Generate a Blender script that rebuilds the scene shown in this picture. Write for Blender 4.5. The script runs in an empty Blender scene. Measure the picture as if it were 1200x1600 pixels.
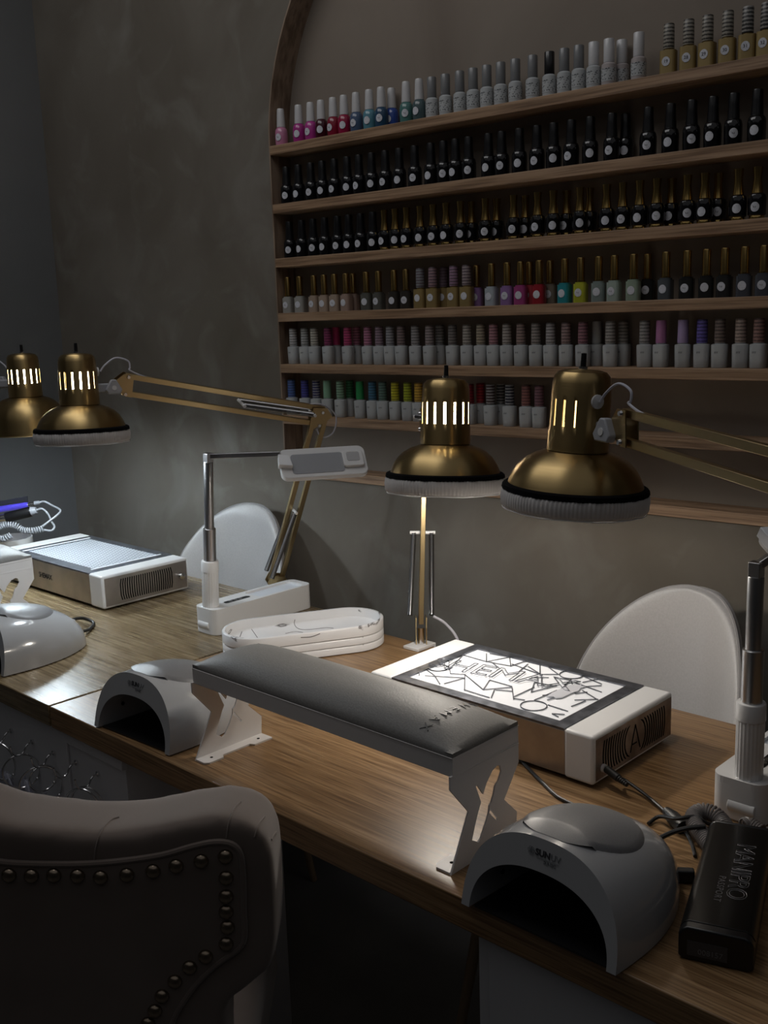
import bpy, bmesh, math, random
from mathutils import Vector, Matrix
random.seed(7)
S = bpy.context.scene
COL = S.collection
PI = math.pi

# ------------------------------------------------------------------ camera
F_PX = 1616.826
CR = Vector((0.762349, 0.646407, -0.031333))
CU = Vector((-0.098048, 0.163221, 0.981705))
CF = Vector((-0.639695, 0.74533, -0.18781))
EYE = Vector((0, 0, 1.35))
cam_d = bpy.data.cameras.new('camera'); cam = bpy.data.objects.new('camera', cam_d); COL.objects.link(cam)
cam_d.sensor_fit = 'VERTICAL'; cam_d.sensor_height = 36.0; cam_d.lens = F_PX / 1600 * 36.0
cam_d.clip_start = 0.02; cam_d.clip_end = 50
m = Matrix.Identity(4)
for i in range(3):
    m[i][0] = CR[i]; m[i][1] = CU[i]; m[i][2] = -CF[i]; m[i][3] = EYE[i]
cam.matrix_world = m
S.camera = cam

# ------------------------------------------------------------------ light and exposure
S.view_settings.view_transform = 'Standard'; S.view_settings.look = 'None'
S.view_settings.gamma = 1; S.view_settings.use_curve_mapping = False
S.view_settings.exposure = 0.0
W = bpy.data.worlds.new('world'); S.world = W; W.use_nodes = True
W.node_tree.nodes['Background'].inputs[0].default_value = (0.92, 0.92, 0.95, 1)
W.node_tree.nodes['Background'].inputs[1].default_value = 0.135
BULB = {'near_left': (34, (1.0, 0.88, 0.66), 6.0, (1.0, .92, .82)), 'near_right': (2.4, (1.0, 0.66, 0.28), 1.15, (1.0, .90, .78)),
        'far': (22, (1.0, 0.92, 0.70), 3.6, (.84, .93, 1.0)), 'edge': (22, (1.0, 0.92, 0.68), 4.8, (.74, .88, 1.0))}
def area_light(name, loc, target, size, power, color):
    l = bpy.data.lights.new(name, 'AREA'); l.shape = 'RECTANGLE'; l.size = size[0]; l.size_y = size[1]
    l.energy = power; l.color = color
    o = bpy.data.objects.new(name, l); COL.objects.link(o); o.location = loc
    o.rotation_euler = (Vector(target) - Vector(loc)).to_track_quat('-Z', 'Y').to_euler()
    return o
area_light('overhead_fill', (-1.55, 0.80, 2.72), (-1.5, 1.15, 0.8), (1.6, 0.7), 6.5, (0.96, 0.95, 0.95))  # added soft fill from above

# ------------------------------------------------------------------ frames
DA = -0.05546                      # the desks stand 3.2 degrees off the back wall
DC, DS = math.cos(DA), math.sin(DA)
TOP = 0.75
def W3(u, v, z=0.0):               # desk frame (u along the desk, v depth, z above the worktop) -> world
    return Vector((u * DC - v * DS, u * DS + v * DC, TOP + z))
def ray(px, py): return CF + CR * ((px - 600) / F_PX) - CU * ((py - 800) / F_PX)
def on_top(px, py, z=0.0):         # the point of a plane z above the worktop seen at a photo pixel
    r = ray(px, py); k = (TOP + z - 1.35) / r.z; return EYE + r * k
def at(px, py, d): return EYE + ray(px, py) * d

# ------------------------------------------------------------------ materials
MATS = {}
def mat(name, col, rough=0.5, metal=0.0, spec=0.5, coat=0.0, emit=None, es=0.0, trans=0.0, alpha=1.0, sheen=0.0):
    if name in MATS: return MATS[name]
    M = bpy.data.materials.new(name); M.use_nodes = True
    b = M.node_tree.nodes['Principled BSDF']
    b.inputs['Base Color'].default_value = (*col, 1); b.inputs['Roughness'].default_value = rough
    b.inputs['Metallic'].default_value = metal; b.inputs['Specular IOR Level'].default_value = spec
    b.inputs['Coat Weight'].default_value = coat; b.inputs['Transmission Weight'].default_value = trans
    b.inputs['Alpha'].default_value = alpha; b.inputs['Sheen Weight'].default_value = sheen
    if emit: b.inputs['Emission Color'].default_value = (*emit, 1); b.inputs['Emission Strength'].default_value = es
    MATS[name] = M
    return M
def nodes(M): return M.node_tree.nodes, M.node_tree.links, M.node_tree.nodes['Principled BSDF']
def noise_mix(M, c1, c2, scale=(1, 1, 1), nscale=5, detail=6, lo=.35, hi=.65, coord='Object', rough=None, bump=0, bdist=.002, dist=0.0):
    N, L, B = nodes(M)
    tc = N.new('ShaderNodeTexCoord'); mp = N.new('ShaderNodeMapping'); mp.inputs['Scale'].default_value = scale
    L.new(tc.outputs[coord], mp.inputs[0])
    n = N.new('ShaderNodeTexNoise'); n.inputs['Scale'].default_value = nscale; n.inputs['Detail'].default_value = detail
    n.inputs['Distortion'].default_value = dist
    L.new(mp.outputs[0], n.inputs['Vector'])
    r = N.new('ShaderNodeValToRGB'); r.color_ramp.elements[0].position = lo; r.color_ramp.elements[1].position = hi
    r.color_ramp.elements[0].color = (*c1, 1); r.color_ramp.elements[1].color = (*c2, 1)
    L.new(n.outputs[0], r.inputs[0]); L.new(r.outputs[0], B.inputs['Base Color'])
    if rough:
        mr = N.new('ShaderNodeMapRange'); mr.inputs['To Min'].default_value = rough[0]; mr.inputs['To Max'].default_value = rough[1]
        L.new(n.outputs[0], mr.inputs[0]); L.new(mr.outputs[0], B.inputs['Roughness'])
    if bump:
        bp = N.new('ShaderNodeBump'); bp.inputs['Strength'].default_value = bump; bp.inputs['Distance'].default_value = bdist
        L.new(n.outputs[0], bp.inputs['Height']); L.new(bp.outputs[0], B.inputs['Normal'])
    return n, r, mp

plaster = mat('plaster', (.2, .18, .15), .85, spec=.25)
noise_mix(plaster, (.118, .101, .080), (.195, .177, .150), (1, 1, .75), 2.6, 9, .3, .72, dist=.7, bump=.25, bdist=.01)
niche_pl_lit = mat('niche_plaster_lit', (.2, .18, .15), .85, spec=.25)
noise_mix(niche_pl_lit, (.20, .165, .135), (.28, .24, .20), (1, 1, .75), 2.6, 9, .3, .72, dist=.7, bump=.25, bdist=.01)  # wall plaster lightened: the niche's missing front light is put into the colour
def two_scale(M, c, amt=.5, scale=9):
    N, L, B = nodes(M)
    src = B.inputs['Base Color'].links[0].from_socket
    tc = N.new('ShaderNodeTexCoord'); n = N.new('ShaderNodeTexNoise'); n.inputs['Scale'].default_value = scale; n.inputs['Detail'].default_value = 8
    n.inputs['Distortion'].default_value = 1.2
    L.new(tc.outputs['Object'], n.inputs['Vector'])
    r = N.new('ShaderNodeValToRGB'); r.color_ramp.elements[0].position = .52; r.color_ramp.elements[1].position = .74
    r.color_ramp.elements[0].color = (0, 0, 0, 1); r.color_ramp.elements[1].color = (amt, amt, amt, 1)
    L.new(n.outputs[0], r.inputs[0])
    mx = N.new('ShaderNodeMix'); mx.data_type = 'RGBA'; mx.inputs[7].default_value = (*c, 1)
    L.new(r.outputs[0], mx.inputs[0]); L.new(src, mx.inputs[6]); L.new(mx.outputs[2], B.inputs['Base Color'])
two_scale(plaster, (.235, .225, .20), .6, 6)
painted = mat('blue_grey_wall_paint', (.2, .215, .225), .8, spec=.3)
noise_mix(painted, (.125, .127, .127), (.145, .147, .147), (1, 1, 1), 2, 4)
floor_m = mat('floor_tile', (.13, .125, .12), .45)
noise_mix(floor_m, (.10, .095, .09), (.16, .155, .15), (1, 1, 1), 3, 5)

def wood(name, c1, c2, c3, gscale=(1.6, 52, 52), rough=(.28, .42), bump=.12, nscale=3.2):
    M = mat(name, c2, .4, spec=.45)
    n, r, mp = noise_mix(M, c1, c3, gscale, nscale, 10, .28, .72, rough=rough, bump=bump, bdist=.0006, dist=.25)
    e = r.color_ramp.elements.new(.5); e.color = (*c2, 1)
    N, L, B = nodes(M)
    # fine pores along the grain
    tc = N.new('ShaderNodeTexCoord'); mp2 = N.new('ShaderNodeMapping'); mp2.inputs['Scale'].default_value = (gscale[0] * 3, gscale[1] * 3.2, gscale[2] * 3.2)
    L.new(tc.outputs['Object'], mp2.inputs[0])
    n2 = N.new('ShaderNodeTexNoise'); n2.inputs['Scale'].default_value = 2.5; n2.inputs['Detail'].default_value = 4
    L.new(mp2.outputs[0], n2.inputs['Vector'])
    r2 = N.new('ShaderNodeValToRGB'); r2.color_ramp.elements[0].position = .34; r2.color_ramp.elements[1].position = .56
    r2.color_ramp.elements[0].color = (.42, .37, .33, 1); r2.color_ramp.elements[1].color = (1, 1, 1, 1)
    L.new(n2.outputs[0], r2.inputs[0])
    mx = N.new('ShaderNodeMix'); mx.data_type = 'RGBA'; mx.blend_type = 'MULTIPLY'; mx.inputs[0].default_value = .8
    L.new(r.outputs[0], mx.inputs[6]); L.new(r2.outputs[0], mx.inputs[7]); L.new(mx.outputs[2], B.inputs['Base Color'])
    return M
desk_wood = wood('oak_worktop', (.185, .102, .045), (.27, .160, .074), (.36, .228, .115))
desk_wood2 = wood('grey_oak_worktop', (.115, .078, .040), (.215, .158, .086), (.31, .235, .14), rough=(.2, .34), bump=.2)
shelf_wood = wood('pine_shelf', (.27, .165, .095), (.35, .225, .135), (.41, .275, .175), (1.0, 14, 30), (.5, .65), .05)
jamb_wood = wood('pine_niche_lining', (.22, .155, .11), (.27, .195, .14), (.31, .225, .165), (10, 10, 1.0), (.5, .65), .05)

white_pl = mat('white_plastic', (.72, .72, .72), .32)
white_gl = mat('glossy_white_plastic', (.37, .375, .385), .14, coat=.4)
white_pc = mat('white_powder_coat', (.70, .68, .67), .42)
cab_white = mat('white_cabinet_laminate', (.62, .62, .64), .4)
grey_pad = mat('grey_soft_plastic', (.115, .117, .125), .42)
noise_mix(grey_pad, (.150, .150, .155), (.175, .175, .18), (1, 1, 1), 900, 2, bump=.1, bdist=.0003)
black_pl = mat('black_plastic', (.008, .008, .009), .32)
black_rub = mat('black_rubber', (.012, .012, .012), .45)
dark_metal = mat('dark_grey_grille_metal', (.16, .17, .19), .38, .8)
noise_mix(dark_metal, (.12, .13, .15), (.22, .23, .26), (1, 1, 1), 60, 4, rough=(.3, .5))
chrome = mat('chrome', (.75, .75, .76), .16, 1)
alu = mat('satin_aluminium', (.55, .55, .56), .3, 1)
steel = mat('brushed_steel', (.42, .38, .35), .36, .9)
noise_mix(steel, (.36, .33, .31), (.50, .455, .42), (1, 1, 1), 14, 4, rough=(.3, .46))
stain_steel = mat('stained_steel', (.30, .25, .22), .42, .85)
noise_mix(stain_steel, (.17, .13, .11), (.36, .30, .26), (1, 1, 1), 22, 6, .38, .6, rough=(.35, .5))
black_hole = mat('vent_black', (.004, .004, .004), .9, spec=.1)
filt = mat('white_filter_fleece', (.80, .82, .86), .9)
leather = mat('grey_leather', (.12, .12, .12), .55, spec=.4)
noise_mix(leather, (.170, .166, .158), (.200, .196, .187), (1, 1, 1), 420, 3, bump=.35, bdist=.0006)
white_lea = mat('white_leatherette', (.58, .57, .57), .45)
noise_mix(white_lea, (.44, .43, .425), (.48, .47, .465), (1, 1, 1), 300, 3, bump=.08, bdist=.0004)
seam = mat('grey_seam_thread', (.26, .25, .25), .8)
velvet = mat('taupe_velvet', (.20, .17, .155), .85, spec=.2, sheen=.35)
noise_mix(velvet, (.150, .118, .100), (.190, .152, .130), (1, 1, 1), 7, 5, bump=.05, bdist=.004)
nail_m = mat('bronze_nailhead', (.30, .24, .18), .28, 1)
marble = mat('white_marble', (.78, .78, .78), .25)
def marble_nodes(M):
    N, L, B = nodes(M)
    tc = N.new('ShaderNodeTexCoord'); n = N.new('ShaderNodeTexNoise'); n.inputs['Scale'].default_value = 4.2; n.inputs['Detail'].default_value = 7
    n.inputs['Distortion'].default_value = .9; mp = N.new('ShaderNodeMapping'); mp.inputs['Location'].default_value = (.31, -.22, .1); mp.inputs['Scale'].default_value = (1, 1, 2.2); L.new(tc.outputs['Object'], mp.inputs[0]); L.new(mp.outputs[0], n.inputs['Vector'])
    s = N.new('ShaderNodeMath'); s.operation = 'SUBTRACT'; s.inputs[1].default_value = .5; L.new(n.outputs[0], s.inputs[0])
    a = N.new('ShaderNodeMath'); a.operation = 'ABSOLUTE'; L.new(s.outputs[0], a.inputs[0])
    n2 = N.new('ShaderNodeTexNoise'); n2.inputs['Scale'].default_value = 3.5; L.new(mp.outputs[0], n2.inputs['Vector'])
    r2 = N.new('ShaderNodeMapRange'); r2.inputs[1].default_value = .44; r2.inputs[2].default_value = .56; r2.inputs[3].default_value = 1; r2.inputs[4].default_value = 0
    L.new(n2.outputs[0], r2.inputs[0])
    ad = N.new('ShaderNodeMath'); ad.operation = 'MULTIPLY_ADD'; ad.inputs[1].default_value = .05; L.new(r2.outputs[0], ad.inputs[0]); L.new(a.outputs[0], ad.inputs[2])
    r = N.new('ShaderNodeValToRGB'); r.color_ramp.elements[0].position = .0; r.color_ramp.elements[1].position = .010
    r.color_ramp.elements[0].color = (.13, .12, .12, 1); r.color_ramp.elements[1].color = (.76, .76, .77, 1)
    L.new(ad.outputs[0], r.inputs[0]); L.new(r.outputs[0], B.inputs['Base Color'])
marble_nodes(marble)
def brass_mat():
    M = mat('brushed_brass', (.46, .33, .15), .34, 1)
    N, L, B = nodes(M)
    B.inputs['Anisotropic'].default_value = .8; B.inputs['Anisotropic Rotation'].default_value = .25
    t = N.new('ShaderNodeTangent'); t.direction_type = 'RADIAL'; t.axis = 'Z'; L.new(t.outputs[0], B.inputs['Tangent'])
    tc = N.new('ShaderNodeTexCoord'); mp = N.new('ShaderNodeMapping'); mp.inputs['Scale'].default_value = (2, 2, 300)
    n = N.new('ShaderNodeTexNoise'); n.inputs['Scale'].default_value = 4; L.new(tc.outputs['Object'], mp.inputs[0]); L.new(mp.outputs[0], n.inputs['Vector'])
    mr = N.new('ShaderNodeMapRange'); mr.inputs['To Min'].default_value = .26; mr.inputs['To Max'].default_value = .42
    L.new(n.outputs[0], mr.inputs[0]); L.new(mr.outputs[0], B.inputs['Roughness'])
    return M
brass = brass_mat()
brass_flat = mat('satin_brass_bar', (.50, .38, .20), .32, 1)
shade_in = mat('white_enamel_lining', (.85, .84, .80), .5)
pleat = mat('grey_pleated_fabric', (.60, .58, .57), .9)
hem_m = mat('pale_hem_fabric', (.8, .8, .8), .8)
black_fab = mat('black_elastic', (.004, .004, .005), .95, spec=.1)
cord_w = mat('translucent_white_cord', (.55, .55, .62), .25)
cord_g = mat('grey_coil_cord', (.36, .37, .40), .45)
cord_g2 = mat('warm_grey_coil_cord', (.17, .155, .15), .4)
gold = mat('polished_gold', (.62, .42, .15), .18, 1)
paper = mat('white_paper_label', (.62, .64, .70), .7)
noise_mix(paper, (.30, .31, .35), (.60, .62, .68), (1, 1, 1), 320, 3, .30, .44)
ink = mat('dark_ink', (.03, .03, .035), .6)
emboss = mat('embossed_grey_mark', (.05, .05, .05), .5)
print_grey = mat('grey_print', (.16, .17, .18), .5)
silver_print = mat('silver_print', (.16, .16, .17), .4, .6)
sticker = mat('grey_sticker', (.055, .055, .06), .5)
led_blue = mat('lit_blue_violet_led', (.05, .04, .5), .3, emit=(.25, .2, .9), es=.16)
clear_pl = mat('clear_plastic', (.8, .8, .82), .12, trans=.95, alpha=1)
bag_m = mat('thin_clear_bag', (.50, .51, .60), .25, alpha=.42)

# ------------------------------------------------------------------ mesh helper
I4 = Matrix.Identity(4)
def frame(o, x, z):                # matrix with origin o, x axis x and z axis close to z
    x = Vector(x).normalized(); z = Vector(z); y = z.cross(x).normalized(); z = x.cross(y).normalized()
    M = Matrix.Identity(4)
    for i in range(3): M[i][0] = x[i]; M[i][1] = y[i]; M[i][2] = z[i]; M[i][3] = o[i]
    return M
def T(x, y, z): return Matrix.Translation((x, y, z))
class MB:
    def __init__(s): s.v = []; s.f = []; s.m = []
    def add(s, vs, fs, M=I4, mi=0):
        b = len(s.v); s.v += [tuple(M @ Vector(p)) for p in vs]
        for f in fs: s.f.append([b + i for i in f]); s.m.append(mi)
        return s
    def box(s, a, b, M=I4, mi=0):
        (x0, y0, z0), (x1, y1, z1) = a, b
        vs = [(x0, y0, z0), (x1, y0, z0), (x1, y1, z0), (x0, y1, z0), (x0, y0, z1), (x1, y0, z1), (x1, y1, z1), (x0, y1, z1)]
        return s.add(vs, [(3, 2, 1, 0), (4, 5, 6, 7), (0, 1, 5, 4), (1, 2, 6, 5), (2, 3, 7, 6), (3, 0, 4, 7)], M, mi)
    def prism(s, poly, z0, z1, M=I4, mi=0):
        n = len(poly); vs = [(x, y, z0) for x, y in poly] + [(x, y, z1) for x, y in poly]
        fs = [list(range(n))[::-1], list(range(n, 2 * n))] + [(i, (i + 1) % n, n + (i + 1) % n, n + i) for i in range(n)]
        return s.add(vs, fs, M, mi)
    def lathe(s, prof, seg=32, M=I4, skip=None, mi=0, rmod=None, cap=True):
        vs = []; fs = []
        for k, (r, z) in enumerate(prof):
            for j in range(seg):
                a = 2 * PI * j / seg; rr = r if not rmod else rmod(r, z, a, k)
                vs.append((rr * math.cos(a), rr * math.sin(a), z))
        for k in range(len(prof) - 1):
            for j in range(seg):
                if skip and skip(k, j): continue
                a = k * seg + j; b = k * seg + (j + 1) % seg
                fs.append((a, b, b + seg, a + seg))
        if cap:
            if prof[0][0] > 1e-5: fs.append(list(range(seg))[::-1])
            if prof[-1][0] > 1e-5: fs.append([(len(prof) - 1) * seg + j for j in range(seg)])
        return s.add(vs, fs, M, mi)
    def cyl(s, p, q, r, seg=16, r2=None, mi=0):
        p = Vector(p); q = Vector(q); d = q - p
        M = Matrix.Translation(p) @ d.to_track_quat('Z', 'Y').to_matrix().to_4x4()
        return s.lathe([(r, 0), (r if r2 is None else r2, d.length)], seg, M, mi=mi)
    def bar(s, p, q, w, h, up, mi=0):
        p = Vector(p); q = Vector(q); M = frame(p, q - p, up)
        return s.box((0, -w / 2, -h / 2), ((q - p).length, w / 2, h / 2), M, mi)
    def tube(s, path, r, seg=8, closed=False, mi=0):
        P = [Vector(p) for p in path]; n = len(P); vs = []; fs = []
        prev = None
        for i in range(n):
            t = (P[(i + 1) % n] - P[i - 1]) if closed else (P[min(i + 1, n - 1)] - P[max(i - 1, 0)])
            t.normalize()
            if prev is None:
                u = t.orthogonal().normalized()
            else:
                u = (prev - t * prev.dot(t))
                u = u.normalized() if u.length > 1e-6 else t.orthogonal().normalized()
            prev = u; w = t.cross(u)
            for j in range(seg):
                a = 2 * PI * j / seg; vs.append(tuple(P[i] + u * r * math.cos(a) + w * r * math.sin(a)))
        for i in range(n if closed else n - 1):
            i2 = (i + 1) % n
            for j in range(seg): fs.append((i * seg + j, i * seg + (j + 1) % seg, i2 * seg + (j + 1) % seg, i2 * seg + j))
        if not closed: fs += [list(range(seg))[::-1], [(n - 1) * seg + j for j in range(seg)]]
        return s.add(vs, fs, I4, mi)
    def ball(s, c, r, M=I4, seg=20, lo=-PI / 2, sz=1.0, mi=0):
        n = 10; prof = [(max(r * math.cos(lo + (PI / 2 - lo) * k / n), 0.00001), r * sz * math.sin(lo + (PI / 2 - lo) * k / n)) for k in range(n + 1)]
        return s.lathe(prof, seg, M @ T(*c), mi=mi)
    def build(s, name, m, parent=None, bevel=0, segs=3, angle=40, smooth=True, solid=0, weld=True):
        me = bpy.data.meshes.new(name); me.from_pydata(s.v, [], s.f)
        ms = m if isinstance(m, (list, tuple)) else [m]
        for x in ms: me.materials.append(x)
        if len(ms) > 1:
            for p, mi in zip(me.polygons, s.m): p.material_index = mi
        bm = bmesh.new(); bm.from_mesh(me)
        if weld: bmesh.ops.remove_doubles(bm, verts=bm.verts, dist=1e-6)
        bmesh.ops.recalc_face_normals(bm, faces=bm.faces)
        bm.to_mesh(me); bm.free()
        if smooth:
            me.shade_smooth(); me.set_sharp_from_angle(angle=math.radians(angle))
        o = bpy.data.objects.new(name, me); COL.objects.link(o)
        if parent: o.parent = parent
        if bevel:
            b = o.modifiers.new('bevel', 'BEVEL'); b.width = bevel; b.segments = segs; b.limit_method = 'ANGLE'; b.angle_limit = math.radians(40)
            b.harden_normals = False
        return o
def tag(o, label, cat, group=None, kind=None):
    o['label'] = label
    if cat: o['category'] = cat
    if group: o['group'] = group
    if kind: o['kind'] = kind
    return o
def thing(name, label, cat, M=I4, group=None):
    o = bpy.data.objects.new(name, None); COL.objects.link(o); o.empty_display_size = .02
    o.matrix_world = M
    return tag(o, label, cat, group)
def struct(o, label, cat):
    o['kind'] = 'structure'; o['label'] = label; o['category'] = cat
    return o
def desk_M(u, v, z=0, rot=0):
    return Matrix.Translation(W3(u, v, z)) @ Matrix.Rotation(DA + rot, 4, 'Z')
def spline(pts, n=8, closed=False):
    P = [Vector(p) for p in pts]; N = len(P); out = []
    for i in range(N if closed else N - 1):
        if closed: a, b, c, d = P[i - 1], P[i], P[(i + 1) % N], P[(i + 2) % N]
        else: a, b, c, d = P[max(i - 1, 0)], P[i], P[i + 1], P[min(i + 2, N - 1)]
        for k in range(n):
            t = k / n
            out.append(.5 * ((2 * b) + (c - a) * t + (2 * a - 5 * b + 4 * c - d) * t * t + (3 * b - a - 3 * c + d) * t ** 3))
    if not closed: out.append(P[-1])
    return out
def rrect(w, d, r, n=6):
    pts = []
    for cx, cy, a0 in ((w / 2 - r, d / 2 - r, 0), (-w / 2 + r, d / 2 - r, 90), (-w / 2 + r, -d / 2 + r, 180), (w / 2 - r, -d / 2 + r, 270)):
        for k in range(n + 1):
            a = math.radians(a0 + 90 * k / n); pts.append((cx + r * math.cos(a), cy + r * math.sin(a)))
    return pts
def holed_plate(outer, holes, t, M, name, m, parent, bevel=0):
    bm = bmesh.new(); ed = []
    for loop in [outer] + holes:
        vs = [bm.verts.new((x, y, 0)) for x, y in loop]
        ed += [bm.edges.new((vs[i], vs[(i + 1) % len(vs)])) for i in range(len(vs))]
    r = bmesh.ops.triangle_fill(bm, edges=ed, use_beauty=True)
    fs = [f for f in r['geom'] if isinstance(f, bmesh.types.BMFace)]
    ex = bmesh.ops.extrude_face_region(bm, geom=fs)
    for v in [g for g in ex['geom'] if isinstance(g, bmesh.types.BMVert)]: v.co.z += t
    bmesh.ops.recalc_face_normals(bm, faces=bm.faces); bm.transform(M)
    if M.determinant() < 0: bmesh.ops.recalc_face_normals(bm, faces=bm.faces)
    me = bpy.data.meshes.new(name); bm.to_mesh(me); bm.free(); me.materials.append(m)
    o = bpy.data.objects.new(name, me); COL.objects.link(o); o.parent = parent
    return o
def text(s, size, M, name, m, parent, ext=.0002, outline=0, bold=0, align='CENTER', space=1.0):
    cu = bpy.data.curves.new(name, 'FONT'); cu.body = s; cu.size = size; cu.align_x = align; cu.align_y = 'CENTER'
    cu.extrude = 0 if outline else ext; cu.offset = bold; cu.space_character = space; cu.resolution_u = 3
    if outline: cu.fill_mode = 'NONE'; cu.bevel_depth = outline; cu.bevel_resolution = 1
    t = bpy.data.objects.new('tmp', cu); COL.objects.link(t)
    dg = bpy.context.evaluated_depsgraph_get(); dg.update()
    me = bpy.data.meshes.new_from_object(t.evaluated_get(dg)); me.name = name
    bpy.data.objects.remove(t); bpy.data.curves.remove(cu)
    me.transform(M); me.materials.clear(); me.materials.append(m)
    o = bpy.data.objects.new(name, me); COL.objects.link(o); o.parent = parent
    return o

def lines_on(obj, lines, r, M=None):
    """thin raised lines that follow a finished surface; returned in the object's own space"""
    dg = bpy.context.evaluated_depsgraph_get(); dg.update()
    ev = obj.evaluated_get(dg); Mi = obj.matrix_world.inverted(); o = Mi @ EYE; b = MB()
    for ln in lines:
        pts = []
        for p in spline([(x, y, 0) for x, y in ln], 8):
            d = (Mi @ (EYE + ray(p.x, p.y))) - o
            hit, loc_, nr_, _ = ev.ray_cast(o, d.normalized())
            if hit and (not pts or (loc_ - pts[-1]).length < .03): pts.append(loc_.copy())
        if len(pts) > 2: b.tube(pts, r, 5)
    return b
# ------------------------------------------------------------------ the room
WY = 1.72; WX = -2.69; ND = 0.062; HT = 2.85
SH = [1.7318, 1.604, 1.4833, 1.3595, 1.2413, 1.1212, 0.996]     # shelf top heights
NX0, NCX, NRA, NRB, NSZ = -1.786, -0.886, 0.90, 0.67, 1.735
NX1 = 2 * NCX - NX0; NB = 0.975
arch = [(NX0, NB)] + [(NCX - NRA * math.cos(PI * k / 48), NSZ + NRB * math.sin(PI * k / 48)) for k in range(49)] + [(NX1, NB)]
wallp = [(WX - .1, 0), (2.0, 0), (2.0, HT), (WX - .1, HT)]
Mw = Matrix(((1, 0, 0, 0), (0, 0, -1, WY), (0, 1, 0, 0), (0, 0, 0, 1)))     # (x, y) -> (x, z) on the wall plane
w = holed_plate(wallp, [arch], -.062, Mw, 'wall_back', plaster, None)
struct(w, 'grey beige plaster wall with an arched shelf niche', 'wall')
w = MB().box((WX - .1, WY + ND, 0), (2.0, WY + ND + .06, HT)).build('wall_niche', niche_pl_lit, smooth=False)
struct(w, 'plaster back of the arched niche behind the bottles', 'wall')
b = MB(); n = len(arch)                                         # thin timber lining of the niche
lin = []
for k, (x, z) in enumerate(arch):
    d = Vector((x - NCX, 0, z - NSZ if z > NSZ else 0)); d.normalize(); lin.append((x - d.x * .004, z - d.z * .004))
for k in range(n - 1):
    (x0, z0), (x1, z1) = lin[k], lin[k + 1]; (X0, Z0), (X1, Z1) = arch[k], arch[k + 1]
    b.add([(x0, WY - .0005, z0), (x1, WY - .0005, z1), (x1, WY + ND, z1), (x0, WY + ND, z0), (X0, WY - .0005, Z0), (X1, WY - .0005, Z1)],
          [(0, 1, 2, 3), (0, 1, 5, 4)])
struct(b.build('trim_1', jamb_wood), 'thin timber lining of the arched niche', 'trim')
w = MB().box((WX - .1, -2.0, 0), (WX, WY, HT)).build('wall_left', painted, smooth=False)
struct(w, 'blue grey painted side wall at the far left', 'wall')
w = MB().box((WX - .1, -2.0, -.1), (2.0, WY + .12, 0)).build('floor', floor_m, smooth=False)
struct(w, 'dark floor under the desks', 'floor')

w = MB().box((WX - .1, -2.1, 0), (2.0, -2.0, HT)).build('wall_front', painted, smooth=False)
struct(w, 'painted wall behind the viewer', 'wall')
w = MB().box((2.0, -2.1, 0), (2.1, WY + .12, HT)).build('wall_right', painted, smooth=False)
struct(w, 'painted wall beyond the right edge', 'wall')

# ------------------------------------------------------------------ shelves
ordn = ['top', 'second', 'third', 'fourth', 'fifth', 'sixth', 'lowest']
for k, z in enumerate(SH):
    xl = NX0 + .005; xr = NX1 - .005
    if z > NSZ: dx = 0
    o = MB().box((xl, WY - .003, z - .02), (xr, WY + ND - .001, z)).build('wall_shelf', shelf_wood, bevel=.0012, segs=2)
    note = ['carrying white capped colours and grey capped white bottles', 'carrying only black bottles', 'carrying black bottles with black and then gold caps',
            'carrying gold capped colours', 'carrying white bottles with pastel caps', 'half filled with white bottles with vivid caps', 'empty, at the foot of the niche'][k]
    tag(o, f'{ordn[k]} pine shelf of the niche, {note}', 'shelf', 'pine shelves in the niche')

# ------------------------------------------------------------------ bottles
def cmat(col, rough=.18, metal=0.0, pre='lacquer'):
    return mat('%s_%02x%02x%02x' % (pre, *[int(c * 255) for c in col]), col, rough, metal, coat=.3 if metal == 0 else 0)
PAT = {}
def patterned(c1, c2):             # a cap wrapped in printed bands
    key = (c1, c2)
    if key in PAT: return PAT[key]
    M = mat('printed_cap_%d' % len(PAT), c1, .35)
    N, L, B = nodes(M)
    tc = N.new('ShaderNodeTexCoord'); mp = N.new('ShaderNodeMapping'); mp.inputs['Scale'].default_value = (260, 260, 140)
    L.new(tc.outputs['Object'], mp.inputs[0])
    wv = N.new('ShaderNodeTexWave'); wv.bands_direction = 'Z'; wv.inputs['Scale'].default_value = .38; wv.inputs['Distortion'].default_value = .3
    L.new(mp.outputs[0], wv.inputs['Vector'])
    n = N.new('ShaderNodeTexNoise'); n.inputs['Scale'].default_value = 2.2; L.new(mp.outputs[0], n.inputs['Vector'])
    mu = N.new('ShaderNodeMath'); mu.operation = 'MULTIPLY'; L.new(wv.outputs['Fac'], mu.inputs[0]); L.new(n.outputs[0], mu.inputs[1])
    r = N.new('ShaderNodeValToRGB'); r.color_ramp.elements[0].position = .22; r.color_ramp.elements[1].position = .36
    r.color_ramp.elements[0].color = (*c1, 1); r.color_ramp.elements[1].color = (*c2, 1)
    L.new(mu.outputs[0], r.inputs[0]); L.new(r.outputs[0], B.inputs['Base Color'])
    PAT[key] = M
    return M
def shared(key, fn, cache={}):
    if key not in cache:
        o = fn(); cache[key] = o.data; bpy.data.objects.remove(o)
    return cache[key]
def part(name, me, m, parent, loc=(0, 0, 0)):
    o = bpy.data.objects.new(name, me); COL.objects.link(o); o.parent = parent; o.location = loc
    if m is not None:
        o.material_slots[0].link = 'OBJECT'; o.material_slots[0].material = m
    return o
any_m = mat('plain_white', (.6, .6, .6), .4)
def lat(prof, seg=24): return lambda: MB().lathe(prof, seg).build('tmp', any_m, angle=35)
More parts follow.
